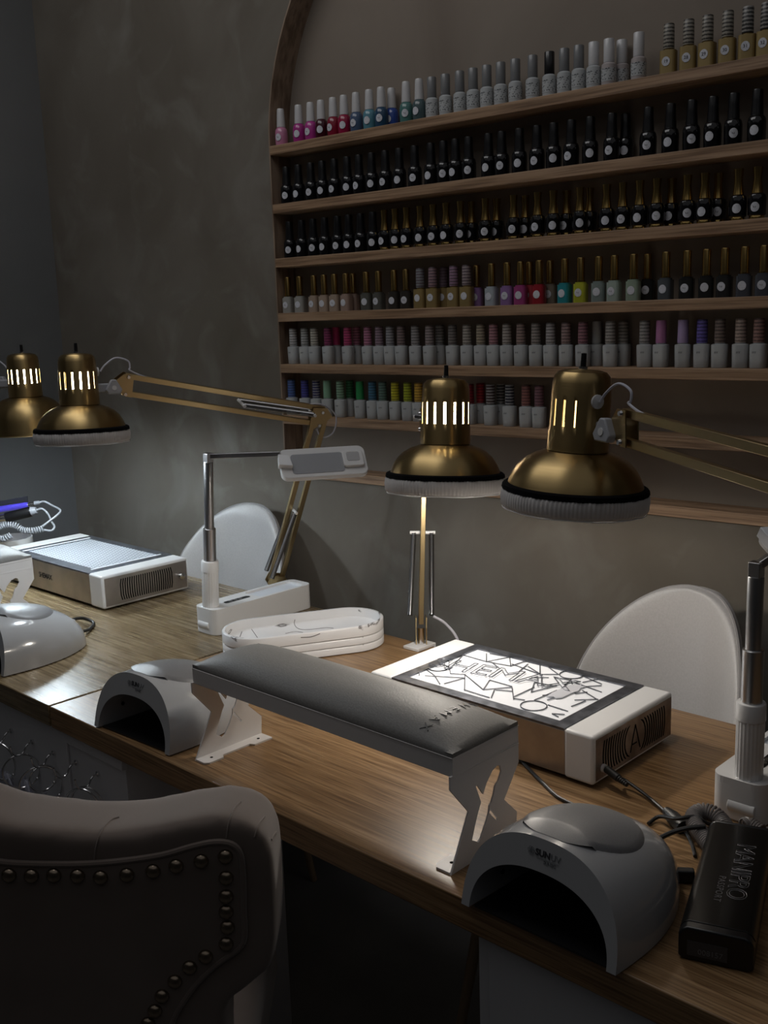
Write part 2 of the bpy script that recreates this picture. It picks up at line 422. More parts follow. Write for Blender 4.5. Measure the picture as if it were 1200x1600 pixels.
RB = dict(
    round=[(.0115, 0), (.0138, .002), (.0145, .012), (.0145, .028), (.0132, .035), (.0100, .0395), (.0080, .041)],
    white=[(.0120, 0), (.0130, .001), (.0132, .03), (.0126, .036), (.0100, .0385), (.0078, .040)],
    squat=[(.0130, 0), (.0145, .0015), (.0149, .026), (.0147, .032), (.0136, .0375), (.0118, .0405), (.0095, .042)],
    goldfoot=[(.0130, .006), (.0144, .0075), (.0148, .028), (.0145, .034), (.0128, .039), (.0085, .042)],
)
def cap_prof(kind):
    return dict(tall=[(.0098, 0), (.0098, .002), (.0086, .028), (.0080, .0375), (.0072, .040), (.001, .0405)],
                blk=[(.0102, 0), (.0100, .004), (.0086, .022), (.0084, .038), (.0078, .0405), (.001, .041)],
                str=[(.0092, 0), (.0094, .001), (.0094, .0375), (.0086, .039), (.001, .0393)],
                flare=[(.0092, 0), (.0088, .003), (.0066, .022), (.0078, .038), (.0082, .041), (.001, .0412)],
                dnd=[(.0092, 0), (.0094, .001), (.0090, .038), (.0082, .0398), (.001, .040)])[kind]
def curved_disc(w=.0072, h=.0078, R=.0152):
    # a round sticker wrapped on the bottle, centred on its own origin at the surface
    b = MB(); vs = [(0, -.0003, 0)]; fs = []; n = 24
    for r in (1, 2, 3):
        for k in range(n):
            a = 2 * PI * k / n; x = w * r / 3 * math.cos(a); z = h * r / 3 * math.sin(a); th = x / R
            vs.append((R * math.sin(th), R - (R + .0003) * math.cos(th), z))
    for k in range(n): fs.append((0, 1 + k, 1 + (k + 1) % n))
    for r in range(2):
        for k in range(n): fs.append((1 + r * n + k, 1 + (r + 1) * n + k, 1 + (r + 1) * n + (k + 1) % n, 1 + r * n + (k + 1) % n))
    return b.add(vs, fs).build('tmp', paper)
def disc_mesh(w=.0068, h=.0076):
    return MB().prism([(w * math.cos(2 * PI * k / 20), h * math.sin(2 * PI * k / 20)) for k in range(20)], 0, .0004,
                      Matrix.Rotation(PI / 2, 4, 'X')).build('tmp', paper, smooth=False)
def scribble():
    b = MB(); random.seed(3)
    for k in range(3):
        b.box((-.0032 + k * .0023, -.0003, -.0014), (-.0024 + k * .0023, .0002, .0016)); b.box((-.0032 + k * .0023, -.0003, .0010), (-.0016 + k * .0023, .0002, .0016))
    return b.build('tmp', ink, smooth=False)
GROUPS = ['bottles on the top shelf', 'black bottles on the second shelf', 'black bottles on the third shelf', 'gold capped bottles on the fourth shelf',
          'white bottles on the fifth shelf', 'white bottles on the sixth shelf']
def nth(i, n):
    if i == 0: return 'leftmost'
    return '%s from left' % (['', 'second', 'third', 'fourth', 'fifth', 'sixth', 'seventh', 'eighth', 'ninth', 'tenth'][i] if i < 10 else '%d%s' % (i + 1, {1: 'st', 2: 'nd', 3: 'rd'}.get((i + 1) % 10 if (i + 1) // 10 != 1 else 0, 'th')))
CNAME = {}
def bottle(row, i, x, dy, kind, body, cap, cname, label_rot=0.0, num=None):
    z = SH[row] + .0002; y = WY + .021 + dy
    t = thing('nail_polish_bottle', f'{cname}, {nth(i, 0)}, {ordn[row]} shelf', 'bottle', T(x, y, z) @ Matrix.Rotation(math.radians(13 + 12 * math.sin(i * 2.7 + row) if kind not in ('square', 'goldbody') else 9 + 7 * math.sin(i * 2.1)), 4, 'Z'), GROUPS[row])
    bz = .041
    if kind == 'opi':
        part('glass_body', shared('b_round', lat(RB['round'])), body, t)
        part('cap', shared('c_tall', lat(cap_prof('tall'))), cap, t, (0, 0, .0405)); dr = .0141; lz = .018
    elif kind == 'gel':
        part('glass_body', shared('b_white', lat(RB['white'])), body, t)
        part('cap', shared('c_str', lat(cap_prof('str'))), cap, t, (0, 0, .0395)); dr = 0
        part('printed_label', shared('wrap', lambda: MB().lathe([(.0134, .007), (.0134, .029)], 24, cap=False).build('tmp', paper)), gel_print, t)
    elif kind == 'black':
        part('glass_body', shared('b_squat', lat(RB['squat'])), body, t)
        part('cap', shared('c_blk', lat(cap_prof('blk'))), cap, t, (0, 0, .0412)); dr = .0148; lz = .018
    elif kind == 'goldfoot':
        part('glass_body', shared('b_gf', lat(RB['goldfoot'])), body, t)
        part('foot_ring', shared('gf_ring', lambda: MB().lathe([(.011, 0), (.0122, .001), (.0122, .006), (.0118, .0065)], 24).build('tmp', gold)), None, t)
        part('cap', shared('c_fl', lat(cap_prof('flare'))), cap, t, (0, 0, .0415)); dr = .0142; lz = .019
    elif kind == 'square':
        def sq(): return MB().prism(rrect(.025, .022, .005, 4), 0, .036).build('tmp', any_m, bevel=.003)
        def sqb():
            b = MB(); b.prism(rrect(.025, .022, .006, 4), 0, .034); b.prism(rrect(.020, .018, .006, 4), .034, .037)
            b.lathe([(.0075, .036), (.0075, .040)], 20)
            return b.build('tmp', any_m)
        part('glass_body', shared('b_sq', sqb), body, t)
        part('cap', shared('c_go', lat([(.0076, 0), (.0072, .002), (.0072, .040), (.0066, .042), (.001, .0422)])), cap, t, (0, 0, .0395)); dr = .0112; lz = .018
        part('neck_ring', shared('n_ri', lambda: MB().lathe([(.0082, 0), (.0082, .003)], 20).build('tmp', gold)), None, t, (0, 0, .0375))
    elif kind == 'goldbody':
        def gb():
            b = MB(); b.prism(rrect(.027, .022, .006, 4), 0, .039); b.lathe([(.0078, .039), (.0078, .0425)], 20); return b.build('tmp', any_m)
        part('painted_body', shared('b_gb', gb), body, t)
        part('cap', shared('c_dnd', lat(cap_prof('dnd'))), cap, t, (0, 0, .042)); dr = .0112; lz = .021
    elif kind == 'dnd':
        def db():
            b = MB(); n = 24; vs = []
            for z_, s_ in ((0, .90), (.001, .94), (.018, .97), (.037, 1.0), (.0395, .96), (.0405, .7)):
                vs.append([(x_ * s_, y_ * s_, z_) for x_, y_ in rrect(.0275, .0245, .009, 5)])
            k = len(vs[0]); fl = [p for r_ in vs for p in r_]; fs = [(a * k + j, a * k + (j + 1) % k, (a + 1) * k + (j + 1) % k, (a + 1) * k + j) for a in range(len(vs) - 1) for j in range(k)]
            fs += [list(range(k))[::-1], [(len(vs) - 1) * k + j for j in range(k)]]
            b.add(fl, fs); b.lathe([(.0085, .0400), (.0085, .043)], 20)
            return b.build('tmp', any_m)
        part('painted_body', shared('b_dnd', db), body, t)
        part('cap', shared('c_dnd', lat(cap_prof('dnd'))), cap, t, (0, 0, .0425)); dr = 0
        o = part('printed_number', shared('scrib', scribble), None, t, (-.003, -.0118, .026))
    if dr:
        if label_rot == 0: lx = -.002
        flat_ = kind in ('square', 'goldbody')
        o = part('round_label', shared('disc', disc_mesh) if flat_ else shared('cdisc', curved_disc), None, t, (0, 0, 0))
        a = math.radians(-90 + (8 if kind in ('square', 'goldbody') else 22) * 0)
        o.location = (-.0015, -dr, lz) if flat_ else (0, -.0152, lz)
        if num:
            text(num, .0075, T(-.0015, -dr - .0007, lz) @ Matrix.Rotation(PI / 2, 4, 'X'), 'printed_number', ink, t, .00008)
        elif i % 2 == 0:
            part('printed_number', shared('scrib2', lambda: MB().box((-.0022, -.0007, -.0012), (-.0015, -.0004, .0014)).box((-.0002, -.0007, -.0012), (.0014, -.0004, -.0007)).box((.0008, -.0007, -.0012), (.0014, -.0004, .0014)).build('tmp', ink, smooth=False)), None, t, (-.0015 if flat_ else 0, -dr if flat_ else -.0152, lz))
gel_print = mat('grey_printed_wrap', (.5, .5, .5), .5)
noise_mix(gel_print, (.06, .065, .07), (.44, .46, .47), (1, 1, 1.5), 260, 3, .38, .47)
BLK = (.006, .006, .007)
X1 = [-1.762, -1.708, -1.671, -1.639, -1.603, -1.571, -1.536, -1.499, -1.466, -1.438, -1.399, -1.365, -1.333, -1.299, -1.264, -1.232, -1.2, -1.168, -1.135, -1.097, -1.061, -1.03, -1.0, -0.97, -0.94, -0.915, -0.883, -0.828, -0.793, -0.76, -0.726, -0.693, -0.663]
X2 = [-1.756, -1.717, -1.678, -1.643, -1.606, -1.568, -1.534, -1.498, -1.46, -1.422, -1.381, -1.339, -1.307, -1.277, -1.245, -1.198, -1.167, -1.127, -1.088, -1.052, -1.015, -0.976, -0.933, -0.906, -0.863, -0.822, -0.784, -0.747, -0.712, -0.673]
X3 = [-1.754, -1.714, -1.678, -1.642, -1.603, -1.57, -1.535, -1.5, -1.467, -1.437, -1.406, -1.37, -1.336, -1.303, -1.267, -1.24, -1.207, -1.18, -1.141, -1.114, -1.087, -1.053, -1.024, -0.996, -0.976, -0.942, -0.91, -0.877, -0.845, -0.817, -0.789, -0.758, -0.734, -0.7, -0.668]
X4 = [-1.773, -1.729, -1.683, -1.651, -1.619, -1.584, -1.563, -1.524, -1.489, -1.445, -1.412, -1.374, -1.341, -1.313, -1.287, -1.255, -1.23, -1.194, -1.157, -1.126, -1.106, -1.084, -1.06, -1.028, -0.994, -0.957, -0.925, -0.887, -0.86, -0.825, -0.786, -0.751, -0.719, -0.685, -0.653]
X5 = [-1.758, -1.72, -1.689, -1.646, -1.62, -1.585, -1.558, -1.525, -1.492, -1.461, -1.43, -1.391, -1.353, -1.326, -1.293, -1.256, -1.222, -1.191, -1.159, -1.126, -1.092, -1.059, -1.025, -0.989, -0.96, -0.932, -0.906, -0.864, -0.832, -0.791, -0.756, -0.724, -0.688, -0.657]
X6 = [-1.772, -1.727, -1.69, -1.655, -1.614, -1.585, -1.554, -1.517, -1.487, -1.451, -1.416, -1.386, -1.248, -1.23, -1.2, -1.175, -1.154, -1.115, -1.085]
X4[0] = -1.768; X1[0] = -1.765
X6[13] = -1.2245; X6[12] = -1.252
def dys(X):                        # bottles that crowd each other stand a little behind their neighbour
    out = [0.0]
    for k in range(1, len(X)):
        px = X[k - 1]; dy = 0.0
        while dy < .026 and math.hypot(X[k] + X[k] / 1.742 * dy - px, dy - out[-1]) < .0292: dy += .001
        if dy >= .026: dy = .024
        X[k] += X[k] / 1.742 * dy; out.append(dy)
    return out
capw = cmat((.55, .55, .56), .35, pre='cap'); capg = cmat((.17, .175, .18), .3, pre='cap'); capk = cmat(BLK, .28, pre='cap'); blk = cmat(BLK, .08)
wbod = cmat((.42, .44, .45), .3, pre='milky')
row1 = [((.50, .20, .33), 'pale pink'), ((.36, .03, .22), 'magenta'), ((.40, .04, .25), 'bright fuchsia'), ((.05, .005, .012), 'dark burgundy'), ((.22, .01, .03), 'crimson'), ((.28, .01, .05), 'red'),
        ((.06, .10, .18), 'slate blue'), ((.09, .24, .31), 'teal blue'), ((.02, .06, .12), 'dark petrol'), ((.03, .07, .30), 'royal blue'), ((.07, .18, .17), 'sea green'), ((.06, .10, .11), 'grey green')]
for i, (x, dy) in enumerate(zip(*(lambda d: (X1, d))(dys(X1)))):
    if i < 12: bottle(0, i, x, dy, 'opi', cmat(row1[i][0]), capw, f'{row1[i][1]} polish bottle with a tall white cap')
    elif i < 23:
        k_ = i == 20
        bottle(0, i, x, dy, 'gel', wbod, capk if k_ else capg, f'white printed bottle with a {"near black" if k_ else "grey"} cap')
    elif i < 27:
        bottle(0, i, x, dy, 'gel', cmat((.40, .36, .36), .3, pre='milky') if i > 23 else wbod, capw, f'{"rosy" if i > 23 else "white"} printed bottle with a white cap')
    else:
        nm = ['19', '28', '29', '30', '31', '32'][i - 27]
        bottle(0, i, x, dy, 'goldbody', cmat((.30, .22, .09), .45, .35, 'goldpaint'), patterned((.30, .28, .24), (.05, .045, .04)) if i < 31 else patterned((.04, .04, .04), (.3, .29, .27)),
               f'gold bottle numbered {nm} with a text printed cap', num=nm)
for i, (x, dy) in enumerate(zip(*(lambda d: (X2, d))(dys(X2)))):
    bottle(1, i, x, dy, 'black', blk, capk, 'black bottle with black cap and round label')
for i, (x, dy) in enumerate(zip(*(lambda d: (X3, d))(dys(X3)))):
    if i < 8: bottle(2, i, x, dy, 'black', blk, capk, 'black bottle with a black cap')
    else: bottle(2, i, x, dy, 'goldfoot', blk, gold, 'black bottle with gold foot and flared gold cap')
c4 = [((.33, .33, .31), 'pearl white')] * 2 + [((.36, .28, .22), 'beige striped')] * 3 + [((.33, .24, .2), 'blush striped')] * 2 + [((.10, .10, .09), 'dark striped')] * 2 + [((.04, .035, .03), 'brown black')] * 2
c4b = [((.28, .16, .36), 'violet'), ((.36, .40, .44), 'ice grey'), ((.26, .15, .34), 'purple'), ((.34, .06, .20), 'raspberry'), ((.50, .07, .09), 'coral red'), ((.28, .02, .03), 'deep red'), ((.22, .19, .15), 'taupe'),
       ((.03, .24, .28), 'turquoise'), ((.40, .42, .04), 'lime yellow'), ((.22, .27, .26), 'grey teal'), ((.33, .40, .36), 'pale mint'), ((.27, .34, .27), 'sage green'), ((.02, .02, .02), 'black'), ((.08, .09, .10), 'black and silver striped'),
       ((.02, .02, .02), 'black'), ((.02, .02, .02), 'black'), ((.025, .025, .025), 'black'), ((.07, .075, .09), 'slate striped'), ((.07, .075, .09), 'slate striped')]
for i, (x, dy) in enumerate(zip(*(lambda d: (X4, d))(dys(X4)))):
    if i < 11: bottle(3, i, x, dy, 'square', cmat(c4[i][0]), gold, f'{c4[i][1]} square bottle with a gold cap')
    elif i < 16: bottle(3, i, x, dy, 'goldbody', cmat((.30, .22, .09), .45, .35, 'goldpaint'), patterned([(.22, .24, .25), (.30, .20, .22), (.20, .15, .19), (.30, .19, .28), (.33, .28, .28)][i - 11], (.10, .07, .09)), 'gold bottle with a text printed pastel cap')
    else: bottle(3, i, x, dy, 'square', cmat(c4b[i - 16][0]), gold, f'{c4b[i-16][1]} square bottle with a gold cap')
c5 = [(.50, .50, .50), (.42, .43, .42), (.50, .48, .42), (.26, .05, .13), (.52, .04, .16), (.48, .07, .18), (.52, .20, .30), (.48, .20, .30), (.30, .22, .27), (.33, .33, .35), (.24, .18, .18), (.33, .32, .32), (.33, .28, .28),
      (.36, .37, .37), (.20, .18, .17), (.40, .37, .33), (.38, .33, .25), (.42, .22, .25), (.42, .38, .35), (.33, .24, .22), (.32, .29, .27), (.42, .40, .40), (.34, .24, .23), (.32, .16, .19), (.38, .39, .40),
      (.36, .34, .32), (.34, .33, .31), (.33, .32, .31), (.40, .17, .34), (.36, .28, .47), (.15, .12, .42), (.22, .17, .15), (.38, .30, .26), (.30, .18, .16)]
n5 = ['white', 'grey banded', 'cream', 'plum', 'hot pink', 'rose red', 'pink', 'candy pink', 'lilac grey', 'grey white', 'brownish', 'silver grey', 'dusty grey', 'pale grey', 'dark taupe', 'ivory', 'sand', 'salmon', 'off white', 'rosewood', 'stone',
      'snow white', 'blush brown', 'mauve', 'plain white', 'warm grey', 'grey', 'mid grey', 'orchid pink', 'lilac', 'indigo', 'coffee', 'nude', 'terracotta brown']
for i, (x, dy) in enumerate(zip(*(lambda d: (X5, d))(dys(X5)))):
    c = c5[i]; solid = i in (4, 24, 28, 29)
    c2 = tuple(v * .35 for v in c)
    bottle(4, i, x, dy, 'dnd', wbod, cmat(c, .4, pre='cap') if solid else patterned(c, c2), f'white bottle with a {n5[i]} cap')
c6 = [((.10, .17, .42), 'blue'), ((.07, .07, .30), 'ultramarine'), ((.02, .02, .10), 'navy'), ((.22, .40, .27), 'mint'), ((.25, .40, .28), 'patterned mint'), ((.06, .26, .12), 'emerald'), ((.02, .24, .07), 'grass green'), ((.06, .17, .26), 'petrol blue'),
      ((.12, .20, .17), 'grey green'), ((.50, .46, .03), 'yellow'), ((.36, .42, .03), 'lime'), ((.55, .33, .05), 'orange yellow'), ((.20, .01, .02), 'wine red'), ((.38, .02, .03), 'bright red'), ((.04, .02, .02), 'black and red'), ((.02, .02, .025), 'black'), ((.015, .015, .03), 'blue black'),
      ((.26, .11, .10), 'brick pink'), ((.20, .10, .12), 'plum brown')]
for i, (x, dy) in enumerate(zip(*(lambda d: (X6, d))(dys(X6)))):
    c = c6[i][0]; c2 = tuple(v * .4 for v in c) if max(c) > .1 else (.3, .3, .3)
    where = 'to the left of the brass shade' if i < 12 else 'between the two brass shades'
    bottle(5, i, x, dy, 'dnd', wbod, cmat(c, .4, pre='cap') if i in (3, 6) else patterned(c, c2), f'white bottle with a {c6[i][1]} cap')

# ------------------------------------------------------------------ worktops and cabinets
def worktop(u0, u1, v0, v1, m, label):
    t = MB().box((u0, v0, -.036), (u1, v1, 0)).build('worktop', m, bevel=.0015, segs=2)
    t.matrix_world = desk_M(0, 0); return tag(t, label, 'worktop', 'brown worktops')
worktop(-1.482, .25, .757, 1.3655, desk_wood, 'brown oak worktop in front, under the openwork dust collector')
worktop(-2.60, -1.487, .757, 1.4106, desk_wood2, 'greyish oak worktop at the left, under the slotted dust collector')
t = thing('cabinet', 'white cabinet under the left worktop with hooks on its front', 'cabinet', desk_M(0, 0))
MB().box((-2.60, .782, -.7495), (-1.311, 1.08, -.037)).build('body', cab_white, t, bevel=.001)
MB().box((-1.475, .772, -.064), (-1.305, .7818, -.037)).build('top_rail', cab_white, t, bevel=.001)
MB().box((-2.60, .7775, -.7495), (-1.478, .7818, -.04)).build('door', cab_white, t, bevel=.001)
t = thing('cabinet', 'white cabinet under the right end of the front worktop', 'cabinet', desk_M(0, 0))
MB().box((-.637, .79, -.7495), (.24, 1.08, -.037)).build('body', cab_white, t, bevel=.001)
MB().box((-.620, .785, -.7495), (.24, .7898, -.045)).build('door', cab_white, t, bevel=.001)
t = thing('cabinet_panel', 'dark side panel standing under the middle of the front worktop', 'panel', desk_M(0, 0))
bpy.data.objects.remove(t)

# hooks with rings of sample tips
hook_u = [-1.667, -1.592, -1.521, -1.457, -1.392]
def hook(u, k, label):
    M = desk_M(u, .7775 if u < -1.478 else .782, -.101)
    t = thing('wall_hook', label, 'hook', M, 'wire hooks on the cabinet front')
    b = MB(); b.tube(spline([(0, -.002, .004), (0, -.012, .001), (0, -.020, -.010), (0, -.030, -.012), (0, -.038, -.004), (0, -.041, .008)], 5), .0017, 8); b.build('wire', chrome, t)
    MB().cyl((0, 0, .004), (0, -.003, .004), .0045).build('rosette', chrome, t)
    return M
def ring(M, r, dy, yaw, label):
    t = thing('sample_ring', label, 'ring', M @ T(0, dy, -.0125 + .0018) @ Matrix.Rotation(yaw, 4, 'Z'), 'steel rings hung on the hooks')
    MB().tube([(0 + r * math.sin(a), 0, -r + r * math.cos(a)) for a in [2 * PI * k / 40 for k in range(40)]], .0017, 8, closed=True).build('hoop', chrome, t)
    MB().ball((r * math.sin(2.2), 0, -r + r * math.cos(2.2)), .0032).build('clasp', chrome, t)
    return t
hn = ['leftmost wire hook on the cabinet, holding a wide ring', 'second wire hook from the left on the cabinet', 'middle wire hook on the cabinet, two rings on it', 'empty wire hook on the cabinet', 'rightmost wire hook, holding the double ring']
HM = [hook(u, k, hn[k]) for k, u in enumerate(hook_u)]
ring(HM[0], .034, -.026, .3, 'wide steel ring on the leftmost hook')
ring(HM[1], .030, -.026, 1.1, 'steel ring turned edge on, on the second hook from the left')
ring(HM[2], .022, -.024, 1.4, 'small steel ring on the middle hook')
ring(HM[2], .034, -.029, 1.0, 'larger steel ring on the middle hook')
ring(HM[4], .033, -.023, .35, 'inner steel ring on the rightmost hook')
ring(HM[4], .034, -.0315, .38, 'outer steel ring on the rightmost hook')
def bag(M, w, h, dz, label):
    b = MB(); n = 14; vs = []; fs = []
    for j in range(7):
        for i in range(n):
            x = -w / 2 + w * i / (n - 1); s = .45 + .55 * min(1, j / 2.5)
            vs.append((x * s, -.020 + .006 * math.sin(i * 1.9 + j * .3), -dz - h * j / 6 + .004 * math.sin(i * .9)))
    for j in range(6):
        for i in range(n - 1): fs.append((j * n + i, j * n + i + 1, (j + 1) * n + i + 1, (j + 1) * n + i))
    o = b.add(vs, fs).build('plastic_bag', bag_m); o.matrix_world = M
    md = o.modifiers.new('s', 'SOLIDIFY'); md.thickness = .0006
    tag(o, label, 'bag', 'clear bags hung under the rings')
bag(HM[0], .09, .13, .068, 'clear plastic bag hanging under the leftmost ring')
bag(HM[1], .055, .13, .060, 'clear plastic bag hanging under the second ring')
bag(HM[2], .065, .13, .068, 'clear plastic bag hanging under the rings of the middle hook')
bag(HM[4], .06, .10, .070, 'clear plastic bag hanging under the double ring at the right')

# ------------------------------------------------------------------ dust collectors
def collector(label, M, L, D, H, cap, style):
    """origin: front right bottom corner; x to the right, box spans x -L..0, y 0..D"""
    t = thing('dust_collector', label, 'dust collector', M, 'dust collectors on the worktops')
    z0 = .006
    MB().box((-L + cap - .001, .0015, z0), (-cap + .001, D - .0015, H - .003)).build('housing', steel, t, bevel=.0015)
    for x0, x1 in ((-L, -L + cap), (-cap, 0)):
        MB().box((x0, 0, z0 - .002), (x1, D, H)).build('end_cap', white_pl, t, bevel=.0045, segs=4)
    for fx in (-L + .03, -.03):
        for fy in (.03, D - .03): MB().lathe([(.009, .0), (.010, .0045)], 20, T(fx, fy, 0)).build('rubber_foot', black_rub, t)
    pl = MB().box((-.0006, .006, z0 + .003), (.0006, D - .004, H - .006)).build('end_plate', stain_steel if style == 'art' else steel, t)
    # the plate's slots
    yc = D * .5; zc = H * .5 + .001; hh = H * .62 / 2; b = MB(); n = 11
    Mx = Matrix(((0, 0, 1, 0), (1, 0, 0, 0), (0, 1, 0, 0), (0, 0, 0, 1)))
    if style == 'art':
        R = .0215; cy = D * .5
        for side in (-1, 1):
            for k in range(10):
                rr = R + .004 + k * .0058
                a_max = math.asin(min(.95, hh / rr)) if rr > hh else 1.15
                pts = []
                for j in range(9):
                    a = -a_max + 2 * a_max * j / 8; pts.append((cy + side * (rr * math.cos(a)), zc + rr * math.sin(a)))
                pts2 = [(cy + side * ((rr + .0026) * math.cos(-a_max + 2 * a_max * j / 8)), zc + (rr + .0026) * math.sin(-a_max + 2 * a_max * j / 8)) for j in range(9)][::-1]
                b.prism([(p, min(max(q, zc - hh), zc + hh)) for p, q in pts + pts2], .0005, .0009, Mx)
        b.build('vent_slot', black_hole, pl)['kind'] = 'stuff'
        lg = MB()
        P = lambda y, z: (.0008, cy + y, zc + z)
        for a, c in (((-.012, -.017), (0, .019)), ((0, .019), (.013, -.017)), ((-.009, -.007), (.004, -.007))): lg.bar(P(*a), P(*c), .0016, .0008, (1, 0, 0))
        lg.build('logo', black_hole, pl)
        MB().lathe([(.0055, 0), (.0055, .004)], 20, T(0, .022, z0 + .016) @ Matrix.Rotation(PI / 2, 4, 'Y')).build('power_socket', white_pl, t)
    else:
        y0, y1 = D * .20, D * .80
        for k in range(24):
            y = y0 + (y1 - y0) * (k + .5) / 24; bend = .0028 * (k - 11.5) / 11.5
            pts = [(y - .0013, zc - hh), (y + .0013, zc - hh), (y + .0013 + bend, zc - hh * .5), (y + .0013 + bend, zc + hh * .5), (y + .0013, zc + hh), (y - .0013, zc + hh), (y - .0013 + bend, zc + hh * .5), (y - .0013 + bend, zc - hh * .5)]
            b.prism(pts, .0005, .0009, Mx)
        b.build('vent_slot', black_hole, pl)['kind'] = 'stuff'
        kn = MB().lathe([(.0075, 0), (.0075, .009), (.0065, .0105), (.002, .011)], 24, T(.0006, D - .022, H * .5) @ Matrix.Rotation(PI / 2, 4, 'Y')).build('speed_knob', chrome, t)
        text('SHEMAX', .017, T(-L + .214, -.0001 + .0012, H * .53) @ Matrix.Rotation(PI / 2, 4, 'X'), 'lettering', ink, t, .0002, bold=.0001, space=.86)
    return t
tB = collector('grey steel dust collector with an openwork patterned lid, in front', desk_M(-.662, 1.056), .392, .203, .0705, .044, 'art')
tA = collector('dust collector with a slotted lid and steel front, on the left worktop', desk_M(-1.897, 1.112), .456, .219, .0755, .052, 'slots')
# openwork lid of the near one
L_, D_, H_, c_ = .392, .203, .0705, .044
MB().box((-L_ + c_ + .014, .016, H_ - .006), (-c_ - .016, D_ - .016, H_ - .0024)).build('filter', filt, tB)
outer = [(-L_ + c_ + .0005, .001), (-c_ - .0005, .001), (-c_ - .0005, D_ - .001), (-L_ + c_ + .0005, D_ - .001)]
ox0, ox1, oy0, oy1 = -L_ + c_ + .017, -c_ - .019, .019, D_ - .018
holed_plate(outer, [[(ox0, oy0), (ox1, oy0), (ox1, oy1), (ox0, oy1)]], .0022, T(0, 0, H_ - .0022), 'lid_frame', dark_metal, tB)
inv = tB.matrix_world.inverted()
def zl(X, Y):
    p = inv @ on_top(640 + X / 4, 1020 + Y / 4, H_)
    return Vector((min(max(p.x, ox0), ox1), min(max(p.y, oy0), oy1), H_ - .0012))
seg = [(45, 115, 60, 135), (85, 95, 155, 135), (155, 135, 190, 190), (95, 138, 345, 152), (215, 188, 345, 152), (345, 130, 343, 225), (345, 130, 460, 225), (460, 225, 500, 165), (500, 165, 640, 205), (460, 225, 640, 210),
       (230, 40, 245, 85), (245, 100, 330, 15), (250, 90, 255, 125), (255, 125, 345, 130), (480, 0, 480, 50), (340, 10, 480, 50), (480, 50, 630, 20), (630, 20, 632, 78), (500, 0, 630, 20), (480, 50, 632, 78), (520, 60, 560, 90),
       (640, 65, 830, 135), (632, 78, 740, 40), (740, 40, 835, 60), (835, 60, 815, 135), (680, 115, 740, 65), (740, 80, 820, 130), (870, 80, 930, 130), (820, 130, 930, 130), (1090, 120, 1200, 190), (1080, 180, 1190, 150), (1030, 180, 1200, 240),
       (1030, 210, 1200, 200), (1080, 230, 1170, 285), (1040, 250, 1110, 240), (1030, 290, 1180, 285), (1010, 330, 1100, 295), (650, 270, 780, 210), (640, 210, 650, 285), (530, 225, 510, 275), (530, 225, 640, 235), (650, 280, 720, 290), (760, 240, 780, 180),
       (780, 180, 900, 200), (760, 240, 920, 200), (780, 290, 920, 230), (830, 260, 940, 255), (860, 290, 930, 270), (865, 320, 990, 360), (890, 375, 970, 380), (930, 395, 890, 375), (340, 225, 500, 275), (910, 150, 1000, 165), (1010, 160, 930, 240), (250, 40, 340, 10), (1010, 170, 1035, 250), (870, 150, 760, 150)]
b = MB()
for a, b1, c, d in seg:
    p, q = zl(a, b1), zl(c, d)
    if (p - q).length > .003: b.bar(p, q, .0013, .0010, (0, 0, 1))
for X, Y, r in ((180, 88, .015), (1010, 132, .017), (775, 325, .018)):
    c = zl(X, Y); b.tube([(c.x + r * math.cos(2 * PI * k / 28), c.y + r * math.sin(2 * PI * k / 28), c.z) for k in range(28)], .0008, 6, closed=True)
b.build('lid_lattice', dark_metal, tB, smooth=False)
cc = zl(985, 235)
hand = [(-.010, -.042), (-.002, -.034), (.004, -.038), (.010, -.030), (.011, -.005), (.014, .010), (.010, .022), (.012, .034), (.006, .030), (.002, .036), (-.003, .026), (-.008, .028), (-.010, .015), (-.012, -.002), (-.013, -.022)]
MB().prism([(x * .9, y * .9) for x, y in hand], 0, .0012, T(cc.x, cc.y, cc.z)).build('lid_ornament', mat('pale_steel', (.68, .69, .74), .4, .2), tB, smooth=False)
p0, p1 = zl(255, 75), zl(900, 190); ang = math.atan2(p1.y - p0.y, p1.x - p0.x)
text('SHEMAX', .062, T((p0.x + p1.x) / 2, (p0.y + p1.y) / 2, H_ + .0002) @ Matrix.Rotation(ang, 4, 'Z'), 'lid_lettering', dark_metal, tB, outline=.0007, space=.98)
# slotted lid of the far one
La, Da, Ha, ca = .456, .219, .0755, .052
holed_plate([(-La + ca + .0005, .001), (-ca - .0005, .001), (-ca - .0005, Da - .001), (-La + ca + .0005, Da - .001)],
            [[(-La + ca + .030, .030), (-ca - .030, .030), (-ca - .030, Da - .022), (-La + ca + .030, Da - .022)]], .0022, T(0, 0, Ha - .0022), 'lid_frame', dark_metal, tA)
slotm = mat('slotted_lid', (.5, .5, .5), .4)
def slots_nodes(M):
    N, L, B = nodes(M)
    tc = N.new('ShaderNodeTexCoord')
    br = N.new('ShaderNodeTexBrick'); br.offset = .5
    br.inputs['Color1'].default_value = (.84, .87, .92, 1); br.inputs['Color2'].default_value = (.78, .82, .88, 1); br.inputs['Mortar'].default_value = (.17, .19, .22, 1)
    br.inputs['Scale'].default_value = 1.0; br.inputs['Mortar Size'].default_value = .0018; br.inputs['Mortar Smooth'].default_value = 0
    br.inputs['Brick Width'].default_value = .017; br.inputs['Row Height'].default_value = .0062
    mp = N.new('ShaderNodeMapping'); mp.inputs['Rotation'].default_value = (0, 0, PI / 2); L.new(tc.outputs['Object'], mp.inputs[0])
    L.new(mp.outputs[0], br.inputs['Vector']); L.new(br.outputs[0], B.inputs['Base Color'])
slots_nodes(slotm)
MB().box((-La + ca + .030, .030, Ha - .0045), (-ca - .030, Da - .022, Ha - .0014)).build('filter', slotm, tA, smooth=False)
